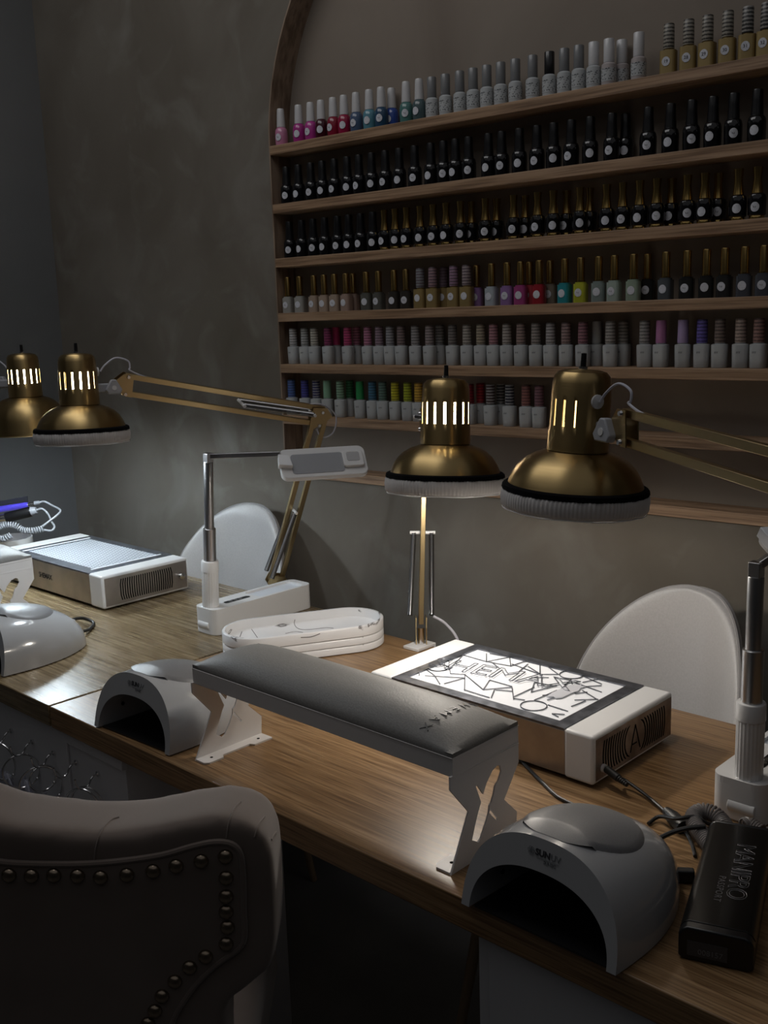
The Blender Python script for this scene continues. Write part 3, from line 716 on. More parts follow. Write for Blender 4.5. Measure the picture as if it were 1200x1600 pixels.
for x in (-La + ca + .024, -ca - .024): MB().box((x - .003, .022, Ha - .0003), (x + .003, Da - .018, Ha + .0008)).build('lid_slot', filt, tA, bevel=.0003)

# ------------------------------------------------------------------ armrests
def armrest(label, M, L, wv, with_mark=True):
    """origin: front right foot corner at the worktop, x right, the rest spans x -L..0, y 0..wv"""
    t = thing('hand_armrest', label, 'armrest', M, 'padded armrests on the worktops')
    H = .133; fb = .111
    b = MB(); b.box((-L, .006, fb), (0, .008, H)); b.box((-L, wv + .004, fb), (0, wv + .006, H)); b.box((-L, .008, H - .004), (0, wv + .004, H - .001))
    b.box((-.0022, .006, fb), (0, wv + .006, H)); b.box((-L, .006, fb), (-L + .0022, wv + .006, H))
    b.build('frame', white_pc, t, bevel=.0006, segs=2)
    b = MB()
    b = MB(); nx, ny = 46, 20; vs = []; fs = []; rows = nx + 1; cols = ny + 1
    for i in range(rows):
        for j in range(cols):
            a = -1 + 2 * i / nx; c = -1 + 2 * j / ny
            a = math.sin(a * PI / 2) * .35 + a * .65; c = math.sin(c * PI / 2) * .35 + c * .65
            h = (1 - abs(a) ** 7) * (1 - abs(c) ** 2.6)
            vs.append((-L / 2 + a * (L / 2 - .0005), wv / 2 + .006 + c * (wv / 2 - .0005), H + .005 + .021 * h ** .8))
    for i in range(nx):
        for j in range(ny): fs.append((i * cols + j, (i + 1) * cols + j, (i + 1) * cols + j + 1, i * cols + j + 1))
    base = len(vs); rim = [i * cols for i in range(rows)] + [nx * cols + j for j in range(1, cols)] + [i * cols + ny for i in range(nx - 1, -1, -1)] + [j for j in range(ny - 1, 0, -1)]
    vs += [(vs[k][0], vs[k][1], H) for k in rim]; m_ = len(rim)
    for k in range(m_): fs.append((rim[k], rim[(k + 1) % m_], base + (k + 1) % m_, base + k))
    fs.append([base + k for k in range(m_)])
    b.add(vs, fs); pad = b.build('pad', leather, t, angle=60)
    # leg panels with the cut out figure, drawn in (y, z)
    prof = [(0, 0), (wv, 0), (wv + .002, .028), (wv - .022, .052), (wv + .006, .088), (wv + .006, fb + .002), (.002, fb + .002), (.002, .098), (.032, .062)]
    cut = [(.084, .098), (.089, .096), (.0915, .088), (.086, .079), (.080, .075), (.077, .066), (.073, .058), (.069, .055), (.068, .047), (.062, .036), (.058, .030), (.055, .026), (.053, .022), (.048, .019), (.044, .022), (.037, .026),
           (.042, .040), (.049, .056), (.054, .065), (.045, .087), (.0475, .0878), (.058, .073), (.064, .084), (.075, .095)]
    cut2 = [(.071, .050), (.0835, .0335), (.0815, .0315), (.0685, .0465)]
    Mx = Matrix(((0, 0, 1, 0), (1, 0, 0, 0), (0, 1, 0, 0), (0, 0, 0, 1)))
    for x, s in ((-.0022, -1), (-L, 1)):
        lg = holed_plate(prof, [cut, cut2], .0022, T(x, 0, 0) @ Mx, 'leg', white_pc, t)
        xin = x if s < 0 else x + .0022
        fl = [(0, .002), (0, .012), (s * .004, .0), (s * .019, .0), (s * .024, .006), (s * .024, .030), (s * .019, .034), (s * .019, wv - .036), (s * .024, wv - .032), (s * .024, wv - .006), (s * .020, wv), (0, wv)]
        fl = [(0, .0), (s * .019, .0), (s * .024, .006), (s * .024, .030), (s * .017, .034), (s * .017, wv - .036), (s * .024, wv - .032), (s * .024, wv)] + [(0, wv)]
        MB().prism([(xin + a, c) for a, c in fl], 0, .0024).build('foot_flange', white_pc, lg, smooth=False)
        for yy in (.018, wv - .016): MB().lathe([(.0022, 0), (.0022, .0004)], 14, T(xin + s * .012, yy, .0023)).build('screw_hole', black_hole, lg)
    if with_mark:
        def padz(x, y):
            a = (x + L / 2) / (L / 2); c = (y - wv / 2 - .006) / (wv / 2); return H + .005 + .021 * ((1 - abs(a) ** 7) * (1 - abs(c) ** 2.6)) ** .8
        xs = -.052; word = 'SHEMAX'
        for k, ch in enumerate(word):
            y = wv - .012 - k * .0165; z = padz(xs, y); s_ = (padz(xs, y + .002) - padz(xs, y - .002)) / .004
            text(ch, .0165, T(xs, y, z + .0003) @ Matrix.Rotation(math.atan(s_), 4, 'X') @ Matrix.Rotation(-PI / 2, 4, 'Z'), 'embossed_letter', emboss, pad, .0003)
    return t
armrest('long grey padded white armrest in the middle, on the front worktop', desk_M(-.668, .783), .462, .118)
armrest('partly visible padded armrest at the left edge, beside the slotted dust collector', desk_M(-1.955, .868), .44, .118, False)

# ------------------------------------------------------------------ UV lamps
def uv_lamp(label, M, sticker_on=True):
    t = thing('uv_nail_lamp', label, 'nail lamp', M, 'white dome nail lamps')
    Wd, Hd, Ld, E = .0905, .095, .205, 2.45
    def sec(y):
        s = min(max(y / Ld, 0), 1)
        return Wd * (1 + .06 * math.sin(PI * min(s * 1.25, 1))) * (1 - s ** 3.0) ** .42, Hd * (1 - .0 * s) * (1 - s ** 2.5) ** .5
    lean = .20
    ns, na = 34, 48; vs = []; fs = []
    for i in range(ns + 1):
        s = math.sin(PI / 2 * i / ns) if i > 0 else 0
        s = min(s, .9995); Wc, Hc = sec(s * Ld)
        for j in range(na + 1):
            a = PI * j / na; cx = math.cos(a); sx = math.sin(a)
            x = Wc * math.copysign(abs(cx) ** (2 / E), cx); z = Hc * abs(sx) ** (2 / E)
            vs.append((x, s * Ld + lean * z * (1 - s), z))
    k = na + 1
    for i in range(ns):
        for j in range(na): fs.append((i * k + j, i * k + j + 1, (i + 1) * k + j + 1, (i + 1) * k + j))
    fs.append([ns * k + j for j in range(k)])
    # opening: front band and tunnel
    ib = len(vs); Wi, Hi = .0805, .063
    depth = [0, .0, .125]
    for q, yy in enumerate((0, .13)):
        for j in range(k):
            a = PI * j / na; cx = math.cos(a); sx = math.sin(a)
            z = Hi * (1 - .12 * q) * abs(sx) ** (2 / 2.3); x = Wi * (1 - .1 * q) * math.copysign(abs(cx) ** (2 / 2.3), cx)
            vs.append((x, yy + lean * z * (1 - q) , z))
    for j in range(na):
        fs.append((j, j + 1, ib + j + 1, ib + j)); fs.append((ib + j, ib + j + 1, ib + k + j + 1, ib + k + j))
    fs.append([ib + k + j for j in range(k)])
    sh = MB().add(vs, fs, T(0, 0, .002)).build('shell', white_gl, t, angle=50)
    MB().prism([(-.078, .006), (.078, .006), (.074, .11), (.05, .128), (-.05, .128), (-.074, .11)], 0.0005, .0028).build('base_plate', black_pl, t, smooth=False)
    led = MB()
    for sx_ in (-1, 1):
        for yy in (.035, .075, .11): led.lathe([(.003, 0), (.003, .001)], 12, T(sx_ * .0635, yy, .033) @ Matrix.Rotation(-sx_ * PI / 2, 4, 'Y'))
    led.build('led_dots', black_hole, sh)
    # grey rest on top
    cx_, cy_, rx, ry = 0, .086, .062, .061
    def top(x, y):
        # invert y = sL + lean*z*(1-s) by a few steps
        yy = y
        for _ in range(6):
            Wc, Hc = sec(max(yy, 0)); z = Hc * max(0, 1 - (abs(x) / max(Wc, 1e-4)) ** E) ** (1 / E); yy = y - lean * z * (1 - max(yy, 0) / Ld)
        return z + .002
    nr, nt = 24, 80; vs = []; fs = []
    for i in range(nr + 1):
        for j in range(nt):
            a = 2 * PI * j / nt; r = i / nr
            x = rx * r * math.cos(a); y = cy_ + ry * r * math.sin(a)
            yf = .027; y = max(y, yf); q_ = max(0, 1 - (x / (rx * .97)) ** 2); y1 = yf + .004 + .020 * q_
            h = .0022 + .0040 * q_ * max(0, 1 - (y - .03) / .12)
            if y < y1: h = .0004 + (h - .0004) * (y - yf) / (y1 - yf)
            if i >= nr - 1 and y >= y1: h = .0012 if i == nr - 1 else -.001
            vs.append((x, y, top(x, y) + h))
    for i in range(nr):
        for j in range(nt): fs.append((i * nt + j, i * nt + (j + 1) % nt, (i + 1) * nt + (j + 1) % nt, (i + 1) * nt + j))
    MB().add(vs, fs).build('arm_rest_pad', grey_pad, t, angle=50, weld=False)
    # lettering on the front band
    zf = .080
    Mf = T(0, lean * zf - .0004, zf) @ Matrix.Rotation(PI / 2 - math.atan(lean), 4, 'X')
    Mf = T(0, 0, .002) @ Mf
    text('SUN', .0088, Mf @ T(.0085, .001, 0), 'lettering', ink, sh, .0002, bold=.00025, align='RIGHT')
    text('UV', .0088, Mf @ T(.0088, .001, 0), 'lettering', print_grey, sh, .0002, align='LEFT')
    text('SUN2C', .0045, Mf @ T(.0085, -.0062, 0), 'model_lettering', print_grey, sh, .0002)
    MB().box((-.0075, -.0034, 0), (.0185, -.0031, .0003), Mf).build('underline', print_grey, sh)
    fl = MB()
    for q in range(6):
        a = q * PI / 3; fl.tube([(-.0135 + .0023 * math.cos(a) + .0017 * math.cos(c), .001 + .0023 * math.sin(a) + .0017 * math.sin(c), .0002) for c in [2 * PI * w_ / 12 for w_ in range(12)]], .0002, 5, closed=True)
    fo = fl.build('flower_mark', print_grey, sh); fo.data.transform(Mf)
    MB().box((-.0045, .0, 0), (.0045, .0035, .006), T(.0, Ld - .012, .036) ).build('power_socket', white_gl, t, bevel=.001)
    return t
uv_lamp('glossy white dome nail lamp in front, beside the black control box', desk_M(-.533, .746, 0, 0))
uv_lamp('white dome nail lamp behind the armrest, at the worktop joint', desk_M(-1.258, .762, 0, .05))
uv_lamp('glossy white dome nail lamp at the left edge, on the left worktop', desk_M(-1.762, .773, 0, .02))

# ------------------------------------------------------------------ marble trays
def tray(z, label, top):
    M = Matrix.Translation(on_top(478, 990, .0) * 0 + W3(-1.377, 1.213, z)) @ Matrix.Rotation(DA + math.radians(61), 4, 'Z')
    Lh, r = .083, .067
    def stad(rr): return [(Lh + rr * math.cos(a), rr * math.sin(a)) for a in [-PI / 2 + PI * k / 20 for k in range(21)]] + [(-Lh + rr * math.cos(a), rr * math.sin(a)) for a in [PI / 2 + PI * k / 20 for k in range(21)]]
    rings = [(r - .003, 0), (r, .0015), (r, .0155 if not top else .019), (r - .0015, .017 if not top else .0205), (r - .0055, .017 if not top else .0205), (r - .0075, .004), (r - .011, .003)]
    if not top: rings = [(r - .003, 0), (r, .0015), (r, .0125), (r - .0015, .014), (r - .0055, .014), (r - .0075, .004), (r - .011, .003)]
    vs = [(x, y, zz) for rr, zz in rings for x, y in stad(rr)]; k = 42
    fs = [(a * k + j, a * k + (j + 1) % k, (a + 1) * k + (j + 1) % k, (a + 1) * k + j) for a in range(len(rings) - 1) for j in range(k)]
    fs += [list(range(k))[::-1], [(len(rings) - 1) * k + j for j in range(k)]]
    o = MB().add(vs, fs).build('oval_tray', marble, angle=50); o.matrix_world = M
    if top:
        bv = lines_on(o, [[(393, 983), (398, 990), (404, 998), (412, 1003), (440, 1003), (462, 1004), (482, 1008)], [(461, 968), (460, 974), (464, 981), (474, 984), (492, 983), (513, 981), (535, 984), (558, 983)],
                          [(446, 990), (462, 987), (480, 989), (496, 986), (508, 985)], [(378, 987), (375, 995), (371, 1006)], [(500, 990), (486, 995), (470, 996)]], .0007)
        vm = bv.build('tmp', mat('dark_marble_vein', (.12, .11, .11), .35))
        bm = bmesh.new(); bm.from_mesh(o.data); n0 = len(bm.faces); bm.from_mesh(vm.data); bm.faces.ensure_lookup_table()
        for f in bm.faces[n0:]: f.material_index = 1
        bm.to_mesh(o.data); bm.free(); o.data.materials.append(MATS['dark_marble_vein']); bpy.data.objects.remove(vm)
    tag(o, label, 'tray', 'stacked marble trays')
tray(.0003, 'white marbled oval tray at the bottom of the stack', False)
tray(.0145, 'white marbled oval tray in the middle of the stack', False)
tray(.0287, 'white marbled oval tray on top of the stack, its hollow showing dark veins', True)

# ------------------------------------------------------------------ LED desk lamps
def led_lamp(label, M, head_pts, arm_end, Ltot=.27, pole=(.0, 0, 0), basew=.068, k=1.0, pole_top=.349, pole_off=(0, 0), tilt=0.0):
    t = thing('led_desk_lamp', label, 'desk lamp', M, 'white telescopic desk lamps')
    hb = .050 * k
    w2 = basew / 2; c = rrect(basew, Ltot, .016, 6)
    notch = [(-w2 + .026, -Ltot / 2), (-w2 + .026, -Ltot / 2 + .030)]
    b = MB(); b.prism([(x, y + Ltot / 2) for x, y in c if True], 0, hb - .004)
    base = b.build('base', white_pl, t, bevel=.002)
    holed_plate([(x, y + Ltot / 2) for x, y in c], [[(x, y + Ltot * .70) for x, y in rrect(basew - .014, Ltot * .46, .010, 5)]], .008, T(0, 0, hb - .006), 'tray_rim', white_pl, base)
    MB().prism([(x, y + Ltot * .70) for x, y in rrect(basew - .014, Ltot * .46, .010, 5)], 0, .0015, T(0, 0, hb - .004)).build('tray_floor', mat('pale_blue_white_plastic', (.66, .70, .76), .3), base)
    MB().prism(rrect(.012, .062, .005, 4), 0, .0006, T(.004, Ltot * .31, hb + .002)).build('control_strip', black_pl, base, smooth=False)
    for q in range(3): MB().lathe([(.0042, 0), (.0042, .0005)], 16, T(.004, Ltot * .31 - .016 + q * .012, hb + .0026)).build('touch_button', alu, base)
    px_, py_ = pole_off
    # hinge housing at the front of the base
    MB().box((px_ - .010, py_ - .016, .004), (px_ + .010, py_ + .012, hb + .004)).build('hinge', white_pl, t, bevel=.003)
    MB().cyl((px_ - .0165, py_ - .012, .018), (px_ + .0165, py_ - .012, .018), .009).build('hinge_pin', white_pl, t, bevel=.001)
    seg_ = 44
    PT = T(px_, py_, .02) @ Matrix.Rotation(tilt, 4, 'Y') @ T(0, 0, -.02)
    def rib(r, z, a, kk): return r + (.0006 if 0 < kk < 5 and int(a / (2 * PI) * seg_ + .5) % 2 else 0)
    g0 = .038
    MB().lathe([(.0145 * k, g0), (.0155 * k, g0 + .004), (.0155 * k, g0 + .085), (.0155 * k, g0 + .086)], seg_, PT, rmod=rib).build('ribbed_grip', white_pl, t, angle=20)
    MB().lathe([(.0168 * k, g0 + .086), (.0168 * k, g0 + .105), (.0160 * k, g0 + .1065), (.012 * k, g0 + .107)], 36, PT).build('collar', white_pl, t)
    MB().lathe([(.0122 * k, g0 + .10), (.0122 * k, .208), (.0110 * k, .209)], 32, PT).build('lower_tube', alu, t)
    MB().lathe([(.0092 * k, .2), (.0092 * k, pole_top - .012), (.0088 * k, pole_top - .011)], 32, PT).build('upper_tube', alu, t)
    MB().box((-.007, -.007, pole_top - .012), (.007, .007, pole_top + .006), PT).build('top_joint', alu, t, bevel=.001)
    inv_ = M.inverted(); a0 = PT @ Vector((0, 0, pole_top)); a1 = inv_ @ arm_end
    MB().bar(a0, a1, .009, .009, (0, 0, 1)).build('swing_arm', alu, t, bevel=.0008)
    p00, p10, p11, p01 = [inv_ @ p for p in head_pts]
    ex = ((p10 - p00) + (p11 - p01)) / 2; ey = ((p01 - p00) + (p11 - p10)) / 2; Lx, Ly = ex.length, ey.length
    Mh = frame((p00 + p10 + p11 + p01) / 4, ex, ey.cross(ex))
    hd = MB().prism([(x, y) for x, y in rrect(Lx, Ly, .014, 6)], -.012, 0, Mh).build('lamp_head', white_pl, t, bevel=.002)
    hf = MB().prism(rrect(Lx * .60, Ly * .66, .006, 5), 0, .0008, Mh @ T(-Lx * .07, -.003, 0)).build('back_plate', mat('satin_grey_plate', (.30, .31, .33), .45), hd)
    cv = MB().prism(rrect(Lx * .24, Ly * .52, .005, 4), 0, .006, Mh @ T(Lx * .34, .0, 0)).build('hinge_cover', white_pl, hd, bevel=.0015)
    MB().prism(rrect(Lx * .15, Ly * .30, .004, 4), .006, .0068, Mh @ T(Lx * .34, .004, 0)).build('cover_recess', mat('pale_grey_recess', (.42, .42, .43), .5), cv)
    MB().prism([(-Lx * .5 - .004, -.008), (-Lx * .5 + .022, -.012), (-Lx * .5 + .018, .012), (-Lx * .5 - .002, .016)], -.004, .010, Mh).build('head_bracket', mat('bright_white_plastic', (.85, .86, .88), .3), hd, bevel=.001)
    MB().prism(rrect(Lx * .9, Ly * .8, .010, 5), -.0128, -.012, Mh).build('diffuser', mat('milky_diffuser', (.8, .8, .8), .5), hd)
    return t
hp = [at(428, 702, 1.93), at(562, 697, 1.97), at(583, 737, 1.94), at(447, 749, 1.90)]
led_lamp('white telescopic desk lamp behind the marble trays, pole raised', desk_M(-1.596, 1.150), hp, at(438, 709, 1.925), .256, basew=.066, pole_off=(-.003, .018), tilt=.075)
hp2 = [at(1194, 828, 1.16), at(1330, 800, 1.20), at(1350, 835, 1.17), at(1204, 868, 1.13)]
led_lamp('white telescopic desk lamp at the right edge, behind the black control box', desk_M(-.490, 1.092), hp2, at(1235, 850, 1.17), .256, basew=.066, pole_top=.306, pole_off=(.006, .018))

# ------------------------------------------------------------------ brass cantilever lamps
def slab(poly, M, t_, name, m, parent, bevel=.0004): return MB().prism(poly, -t_ / 2, t_ / 2, M).build(name, m, parent, bevel=bevel, segs=2)
def shade(parent, Ht, axis, kind, att, cover=True, sc=1.0):
    """Ht: top centre of the hood, axis: unit vector from top to rim; att: world direction towards the arm"""
    z = -Vector(axis).normalized(); x = Vector(att); M = frame(Ht, x - z * x.dot(z), z)       # local z up, x to the arm
    M = M @ Matrix.Scale(sc, 4)
    inv_ = parent.matrix_world.inverted()
    g = bpy.data.objects.new('shade', None); bpy.data.objects.remove(g)
    prof = [(.0035, .0), (.020, -.0005), (.029, -.003), (.0335, -.008), (.0352, -.016), (.0358, -.030), (.0362, -.0355), (.0365, -.0675), (.0372, -.078), (.0376, -.098), (.0350, -.0985),
            (.0400, -.100), (.052, -.1050), (.063, -.1130), (.0715, -.123), (.0778, -.135), (.0820, -.147), (.0842, -.158), (.0846, -.161)]
    zm = lambda z_: z_ if z_ > -.0985 else -.0985 + (z_ + .0985) * .80
    prof = [(r_, zm(z_)) for r_, z_ in prof] + ([(.0852, -.160), (.0853, -.168)] if cover else [(.0862, -.160), (.0875, -.176), (.0878, -.182)])
    n = 120
    def skip(k, j):
        if k != 6: return False
        ang = (j % n) * 360 / n
        if ang < 46 or ang > 314: return False
        return (j % 8) in (0, 1)
    o = MB().lathe(prof, n, skip=skip, cap=False).build('shade', [brass, shade_in], parent, angle=30)
    o.matrix_world = M
    sd = o.modifiers.new('sol', 'SOLIDIFY'); sd.thickness = .0012; sd.offset = -1; sd.material_offset = 1; sd.material_offset_rim = 0
    sd.use_rim = True
    power, col, watt, lcol = BULB[kind]
    pl_ = bpy.data.lights.new('bulb_light', 'POINT'); pl_.energy = watt; pl_.color = lcol; pl_.shadow_soft_size = .022
    po = bpy.data.objects.new('bulb_light', pl_); COL.objects.link(po); po.location = M @ Vector((0, 0, -.152 if cover else -.166))
    bm_ = mat('lit_bulb_' + kind, (1, 1, 1), .5, emit=col, es=power)
    bo = MB().lathe([(.010, -.030), (.012, -.060), (.017, -.078), (.024, -.092), (.026, -.104), (.023, -.114), (.014, -.122), (.001, -.124)], 28).build('bulb', bm_, o)
    s_ = MB(); s_.lathe([(.0055, 0), (.0055, .0035)], 14); sw = s_.build('switch_collar', chrome, o)
    MB().lathe([(.0036, .003), (.0032, .019), (.001, .0195)], 12).build('switch', black_pl, sw)
    if cover:
        r0 = .0885
        e = MB().lathe([(.0838, -.1405), (.0865, -.1405), (.0893, -.1425), (.0902, -.1475), (.0885, -.149), (.084, -.148)], 96, rmod=lambda r, z, a, k: r + .0004 * math.sin(31 * a)).build('dust_cover', pleat, o)
        e.data.materials[0] = black_fab
        e.name = 'elastic_band'
        c = MB().lathe([(.0880, -.1465), (.0902, -.151), (.0910, -.158), (.0903, -.166), (.0880, -.1705)], 480, cap=False,
                       rmod=lambda r, z, a, k: r + (.0005 if k < 4 else .0001) * math.sin(110 * a + 1.4 * math.sin(9 * a)) + .0003 * math.sin(23 * a + z * 90)).build('dust_cover', pleat, o)
        sd = c.modifiers.new('sol', 'SOLIDIFY'); sd.thickness = .0008
        e.parent = c
        h = MB().tube([(.0880 * math.cos(a), .0880 * math.sin(a), -.171 + .0005 * math.sin(7 * a)) for a in [2 * PI * k / 72 for k in range(72)]], .0008, 6, closed=True).build('hem', hem_m, c)
    else:
        MB().tube([(.0878 * math.cos(a), .0878 * math.sin(a), -.182) for a in [2 * PI * k / 72 for k in range(72)]], .0012, 8, closed=True).build('rim', brass_flat, o)
    # joint to the arm: a white knuckle and a triangular knob
    MB().box((.034, -.004, -.077), (.074, .004, -.059)).build('knuckle', cord_w_knob, o, bevel=.003)
    tri = [(.054 + .0165 * math.cos(a0 + da), -.068 + .0165 * math.sin(a0 + da)) for a0 in (PI / 2, PI * 7 / 6, PI * 11 / 6) for da in (-.28, .28)]
    Mt = Matrix(((1, 0, 0, .010), (0, 0, -1, -.006), (0, 1, 0, 0), (0, 0, 0, 1)))
    kb = MB().prism(tri, 0, .012, Mt).build('triangular_knob', cord_w_knob, o, bevel=.002)
    MB().lathe([(.0045, 0), (.0045, .001)], 18, T(.064, -.018, -.068) @ Matrix.Rotation(PI / 2, 4, 'X')).build('knob_disc', white_pl, kb)
    MB().lathe([(.0085, 0), (.0085, .003), (.005, .0045)], 18, T(.0352, -.004, -.036) @ Matrix.Rotation(PI / 2, 4, 'Y')).build('cord_grommet', white_pl, o)
    return M, o
cord_w_knob = mat('frosted_white_knob', (.42, .43, .46), .35)
spring_m = mat('dark_chrome_spring', (.30, .30, .31), .25, 1)
def spring(parent, p, q, r=.0045):
    p = Vector(p); q = Vector(q); d = (q - p); L = d.length; d.normalize(); u = d.orthogonal().normalized(); w_ = d.cross(u)
    turns = int(L / .0024); n = turns * 8
    MB().tube([p + d * (L * k / n) + (u * math.cos(2 * PI * k / 8) + w_ * math.sin(2 * PI * k / 8)) * r for k in range(n + 1)], .0009, 5).build('spring', spring_m, parent)
    return
def canti(label, kind, Ht, axis, base, elbow, clamp_rot=0.0, cover=True, upper_end=None, cordpath=None, clamp=True, plate_z=0.0, nside=None, sc=1.0, wsgn=1):
    base = Vector(base); elbow = Vector(elbow); Ht = Vector(Ht)
    t = thing('brass_task_lamp', label, 'lamp', Matrix.Translation(base), 'brass cantilever lamps')
    axis = Vector(axis).normalized()
    att0 = Vector(upper_end if upper_end else elbow) - Ht; att = (att0 - axis * att0.dot(axis)).normalized()
    M, sh = shade(t, Ht, axis, kind, att, cover, sc)
    Mi = t.matrix_world.inverted(); loc = lambda v: Mi @ Vector(v)
    J = M @ Vector((.078, 0, -.060))
    nrm = (elbow - base).cross(J - elbow).normalized()
    if nrm.length < .5: nrm = att.cross(Vector((0, 0, 1)))
    if nside == 'flat': nrm = (elbow - J).normalized().cross(Vector((0, 0, 1))).normalized()
    elif nside is not None: nrm = Vector(nside).normalized()
    Up = Vector((0, 0, 1))
    # joint plate at the head
    dU = (elbow - J).normalized(); pU = nrm.cross(dU).normalized()
    if pU.z < 0: pU = -pU
    jp = J + dU * .004
    hx = 0.013
    a = [jp + pU * .021 + dU * .018, jp + pU * .021 - dU * .0, jp - dU * .017 + pU * .002, jp - dU * .010 - pU * .012, jp - pU * .021 + dU * .010, jp - pU * .021 + dU * .022]
    def plate(pts, name, par=t, th=.0016, off=0.007):
        for s_ in (-1, 1):
            n_ = len(pts); vs = [loc(p + nrm * s_ * off) for p in pts] + [loc(p + nrm * s_ * (off + th)) for p in pts]
            MB().add(vs, [list(range(n_))[::-1], list(range(n_, 2 * n_))] + [(i, (i + 1) % n_, n_ + (i + 1) % n_, n_ + i) for i in range(n_)]).build(name, brass_flat, par, smooth=False)
    plate(a, 'joint_plate')
    def screw(p):
        for s_ in (-1, 1): MB().cyl(loc(p + nrm * s_ * .008), loc(p + nrm * s_ * .0115), .0042, 14, .003).build('screw', chrome, t)
    uo = .0165
    for s_ in (-1, 1):
        MB().bar(loc(jp + pU * s_ * uo + dU * .004), loc(elbow + pU * s_ * uo), .010, .0085, loc(base + nrm)).build('upper_arm', brass_flat, t, bevel=.0006, segs=2)
        screw(jp + pU * s_ * uo + dU * .009)
    # elbow plate
    dL = (base - elbow).normalized(); pL = nrm.cross(dL).normalized()
    B0 = base + Up * .045
    dL = (B0 - elbow).normalized(); pL = nrm.cross(dL).normalized()
    e = elbow
    plate([e + pU * .017 - dU * .022, e + pU * .020 + dU * .008, e + pU * .004 + dU * .024, e - pL * 0 + dL * .026 - dU * .008, e + dL * .034 + dU * .004, e + dL * .020 + dU * .020 * 0 - pU * .0 - dU * .020], 'elbow_plate')
    screw(e + pU * .010); screw(e + dL * .018)
    for s_ in (-1, 1):
        MB().bar(loc(e + pL * s_ * .0125), loc(B0 + pL * s_ * .0125), .010, .0085, loc(base + nrm)).build('lower_arm', brass_flat, t, bevel=.0006, segs=2)
        # springs beside the bars
        spring(t, loc(B0 - dL * .01 + nrm * s_ * .020 + pL * .018 * wsgn), loc(B0 - dL * .165 + nrm * s_ * .016 + pL * .004 * wsgn))
        if nside != 'flat': spring(t, loc(e - dU * .02 + nrm * s_ * .016 + pU * .004), loc(e - dU * .17 + nrm * s_ * .016 + pU * .000))
    for p_ in (B0 - dL * .165 + pL * .004 * wsgn,) + ((e - dU * .17, e - dU * .02 + pU * .004) if nside != 'flat' else ()): MB().cyl(loc(p_ + nrm * .023), loc(p_ - nrm * .023), .0032, 12).build('spring_pin', white_pl, t)
    # foot bracket, stem and clamp
    plate([B0 + pL * .016 - dL * .012, B0 - pL * .016 - dL * .012, B0 - pL * .020 + dL * .006, B0 - Up * .022 - pL * .012, B0 - Up * .040 - pL * .006, B0 - Up * .040 + pL * .006, B0 - Up * .022 + pL * .016, B0 + pL * .024 - dL * .004], 'foot_bracket', off=.0085)
    MB().cyl(loc(base + Up * .004), loc(base + Up * .036), .006).build('swivel_pin', chrome, t)
    Rz = Matrix.Rotation(DA + clamp_rot, 4, 'Z')
    if clamp:
        cl = MB(); cl.box((-.018, -.030, .0003), (.018, .008 + .006, .006)); cl.box((-.018, .014, -.058), (.018, .020, .006)); cl.box((-.018, -.020, -.062), (.018, .020, -.056))
        c = cl.build('clamp', white_pl, t, bevel=.001); c.data.transform(Rz)
        sc_ = MB().cyl((0, -.008, -.085), (0, -.008, -.037), .004).lathe([(.014, -.037), (.014, -.0365)], 20, T(0, -.008, 0)); s2 = sc_.build('clamp_screw', chrome, t); s2.data.transform(Rz)
    else:
        MB().lathe([(.055, .0003), (.058, .002), (.058, .010), (.054, .013), (.001, .0135)], 40).build('weighted_foot', brass, t)
    # cord from the grommet over the joint and along the arm
    g = M @ Vector((.042, -.004, -.036)); p1 = jp + pU * .022 + dU * .01
    up_ = -axis
    path = [g, g + att * .010 + up_ * .012, g + att * .030 + up_ * .024, g + att * .052 + up_ * .018, g + att * .054 + up_ * .002 + pU * .004, p1 + pU * .006, p1 + dU * .02, p1 + dU * .05 - pU * .004]
    path = [loc(p) for p in spline(path, 6)]
    MB().tube(path, .0017, 7).build('cord', cord_w, t)
    q = [e + pU * .020 - dU * .03, e + pU * .024 + dU * .0, e + pU * .006 + dU * .034, e - pU * .030 + dU * .038, e - pU * .044 + dU * .016, e - pU * .028 + dU * .0]
    MB().tube([loc(p) for p in spline(q, 8)], .0016, 7).build('cord_loop', cord_w, t)
    return t
HV = Vector((CF.x, CF.y, 0)).normalized(); ZV = Vector((0, 0, 1))
# desk back edges: v 1.3655 (front desk), 1.4106 (left desk)
D1 = 1.89; k1 = D1
canti('brass lamp with a grey pleated cover, over the slotted dust collector', 'far', at(119, 552, 1.89), -ZV - HV * .045, W3(-1.672, 1.3985), at(500, 650, 2.12), cover=True, sc=.955, wsgn=-1)
canti('brass lamp with a black banded pleated cover, over the openwork dust collector', 'near_left', at(697, 591, 1.55), -ZV - CR * .036 - HV * .08, W3(-1.213, 1.352), at(664, 655, 1.86), nside=CR)
# the right lamp's arm runs out of the frame towards its foot on the same worktop
canti('largest brass lamp, rightmost, its arm leaving the frame to the right', 'near_right', at(911, 577, 1.25), -ZV - CR * .063, W3(.02, 1.28), at(1400, 790, .80), clamp=False, upper_end=at(1200, 655, 1.0), nside='flat')
canti('brass lamp without a fabric cover, cut by the left edge of the photo', 'edge', at(34, 552, 2.29), Vector((.0, 0, -1)), W3(-2.50, .84), W3(-2.50, .93, .40), cover=False, clamp=False, sc=.97)

# cord of the near left lamp running down behind the worktop
o = MB().tube(spline([W3(-1.20, 1.372, .055), W3(-1.18, 1.385, .040), W3(-1.155, 1.388, .01), W3(-1.15, 1.385, -.05), W3(-1.15, 1.385, -.40)], 8), .0026, 8).build('lamp_cable', cord_w)
tag(o, 'white lamp cable dropping behind the front worktop', 'cable')

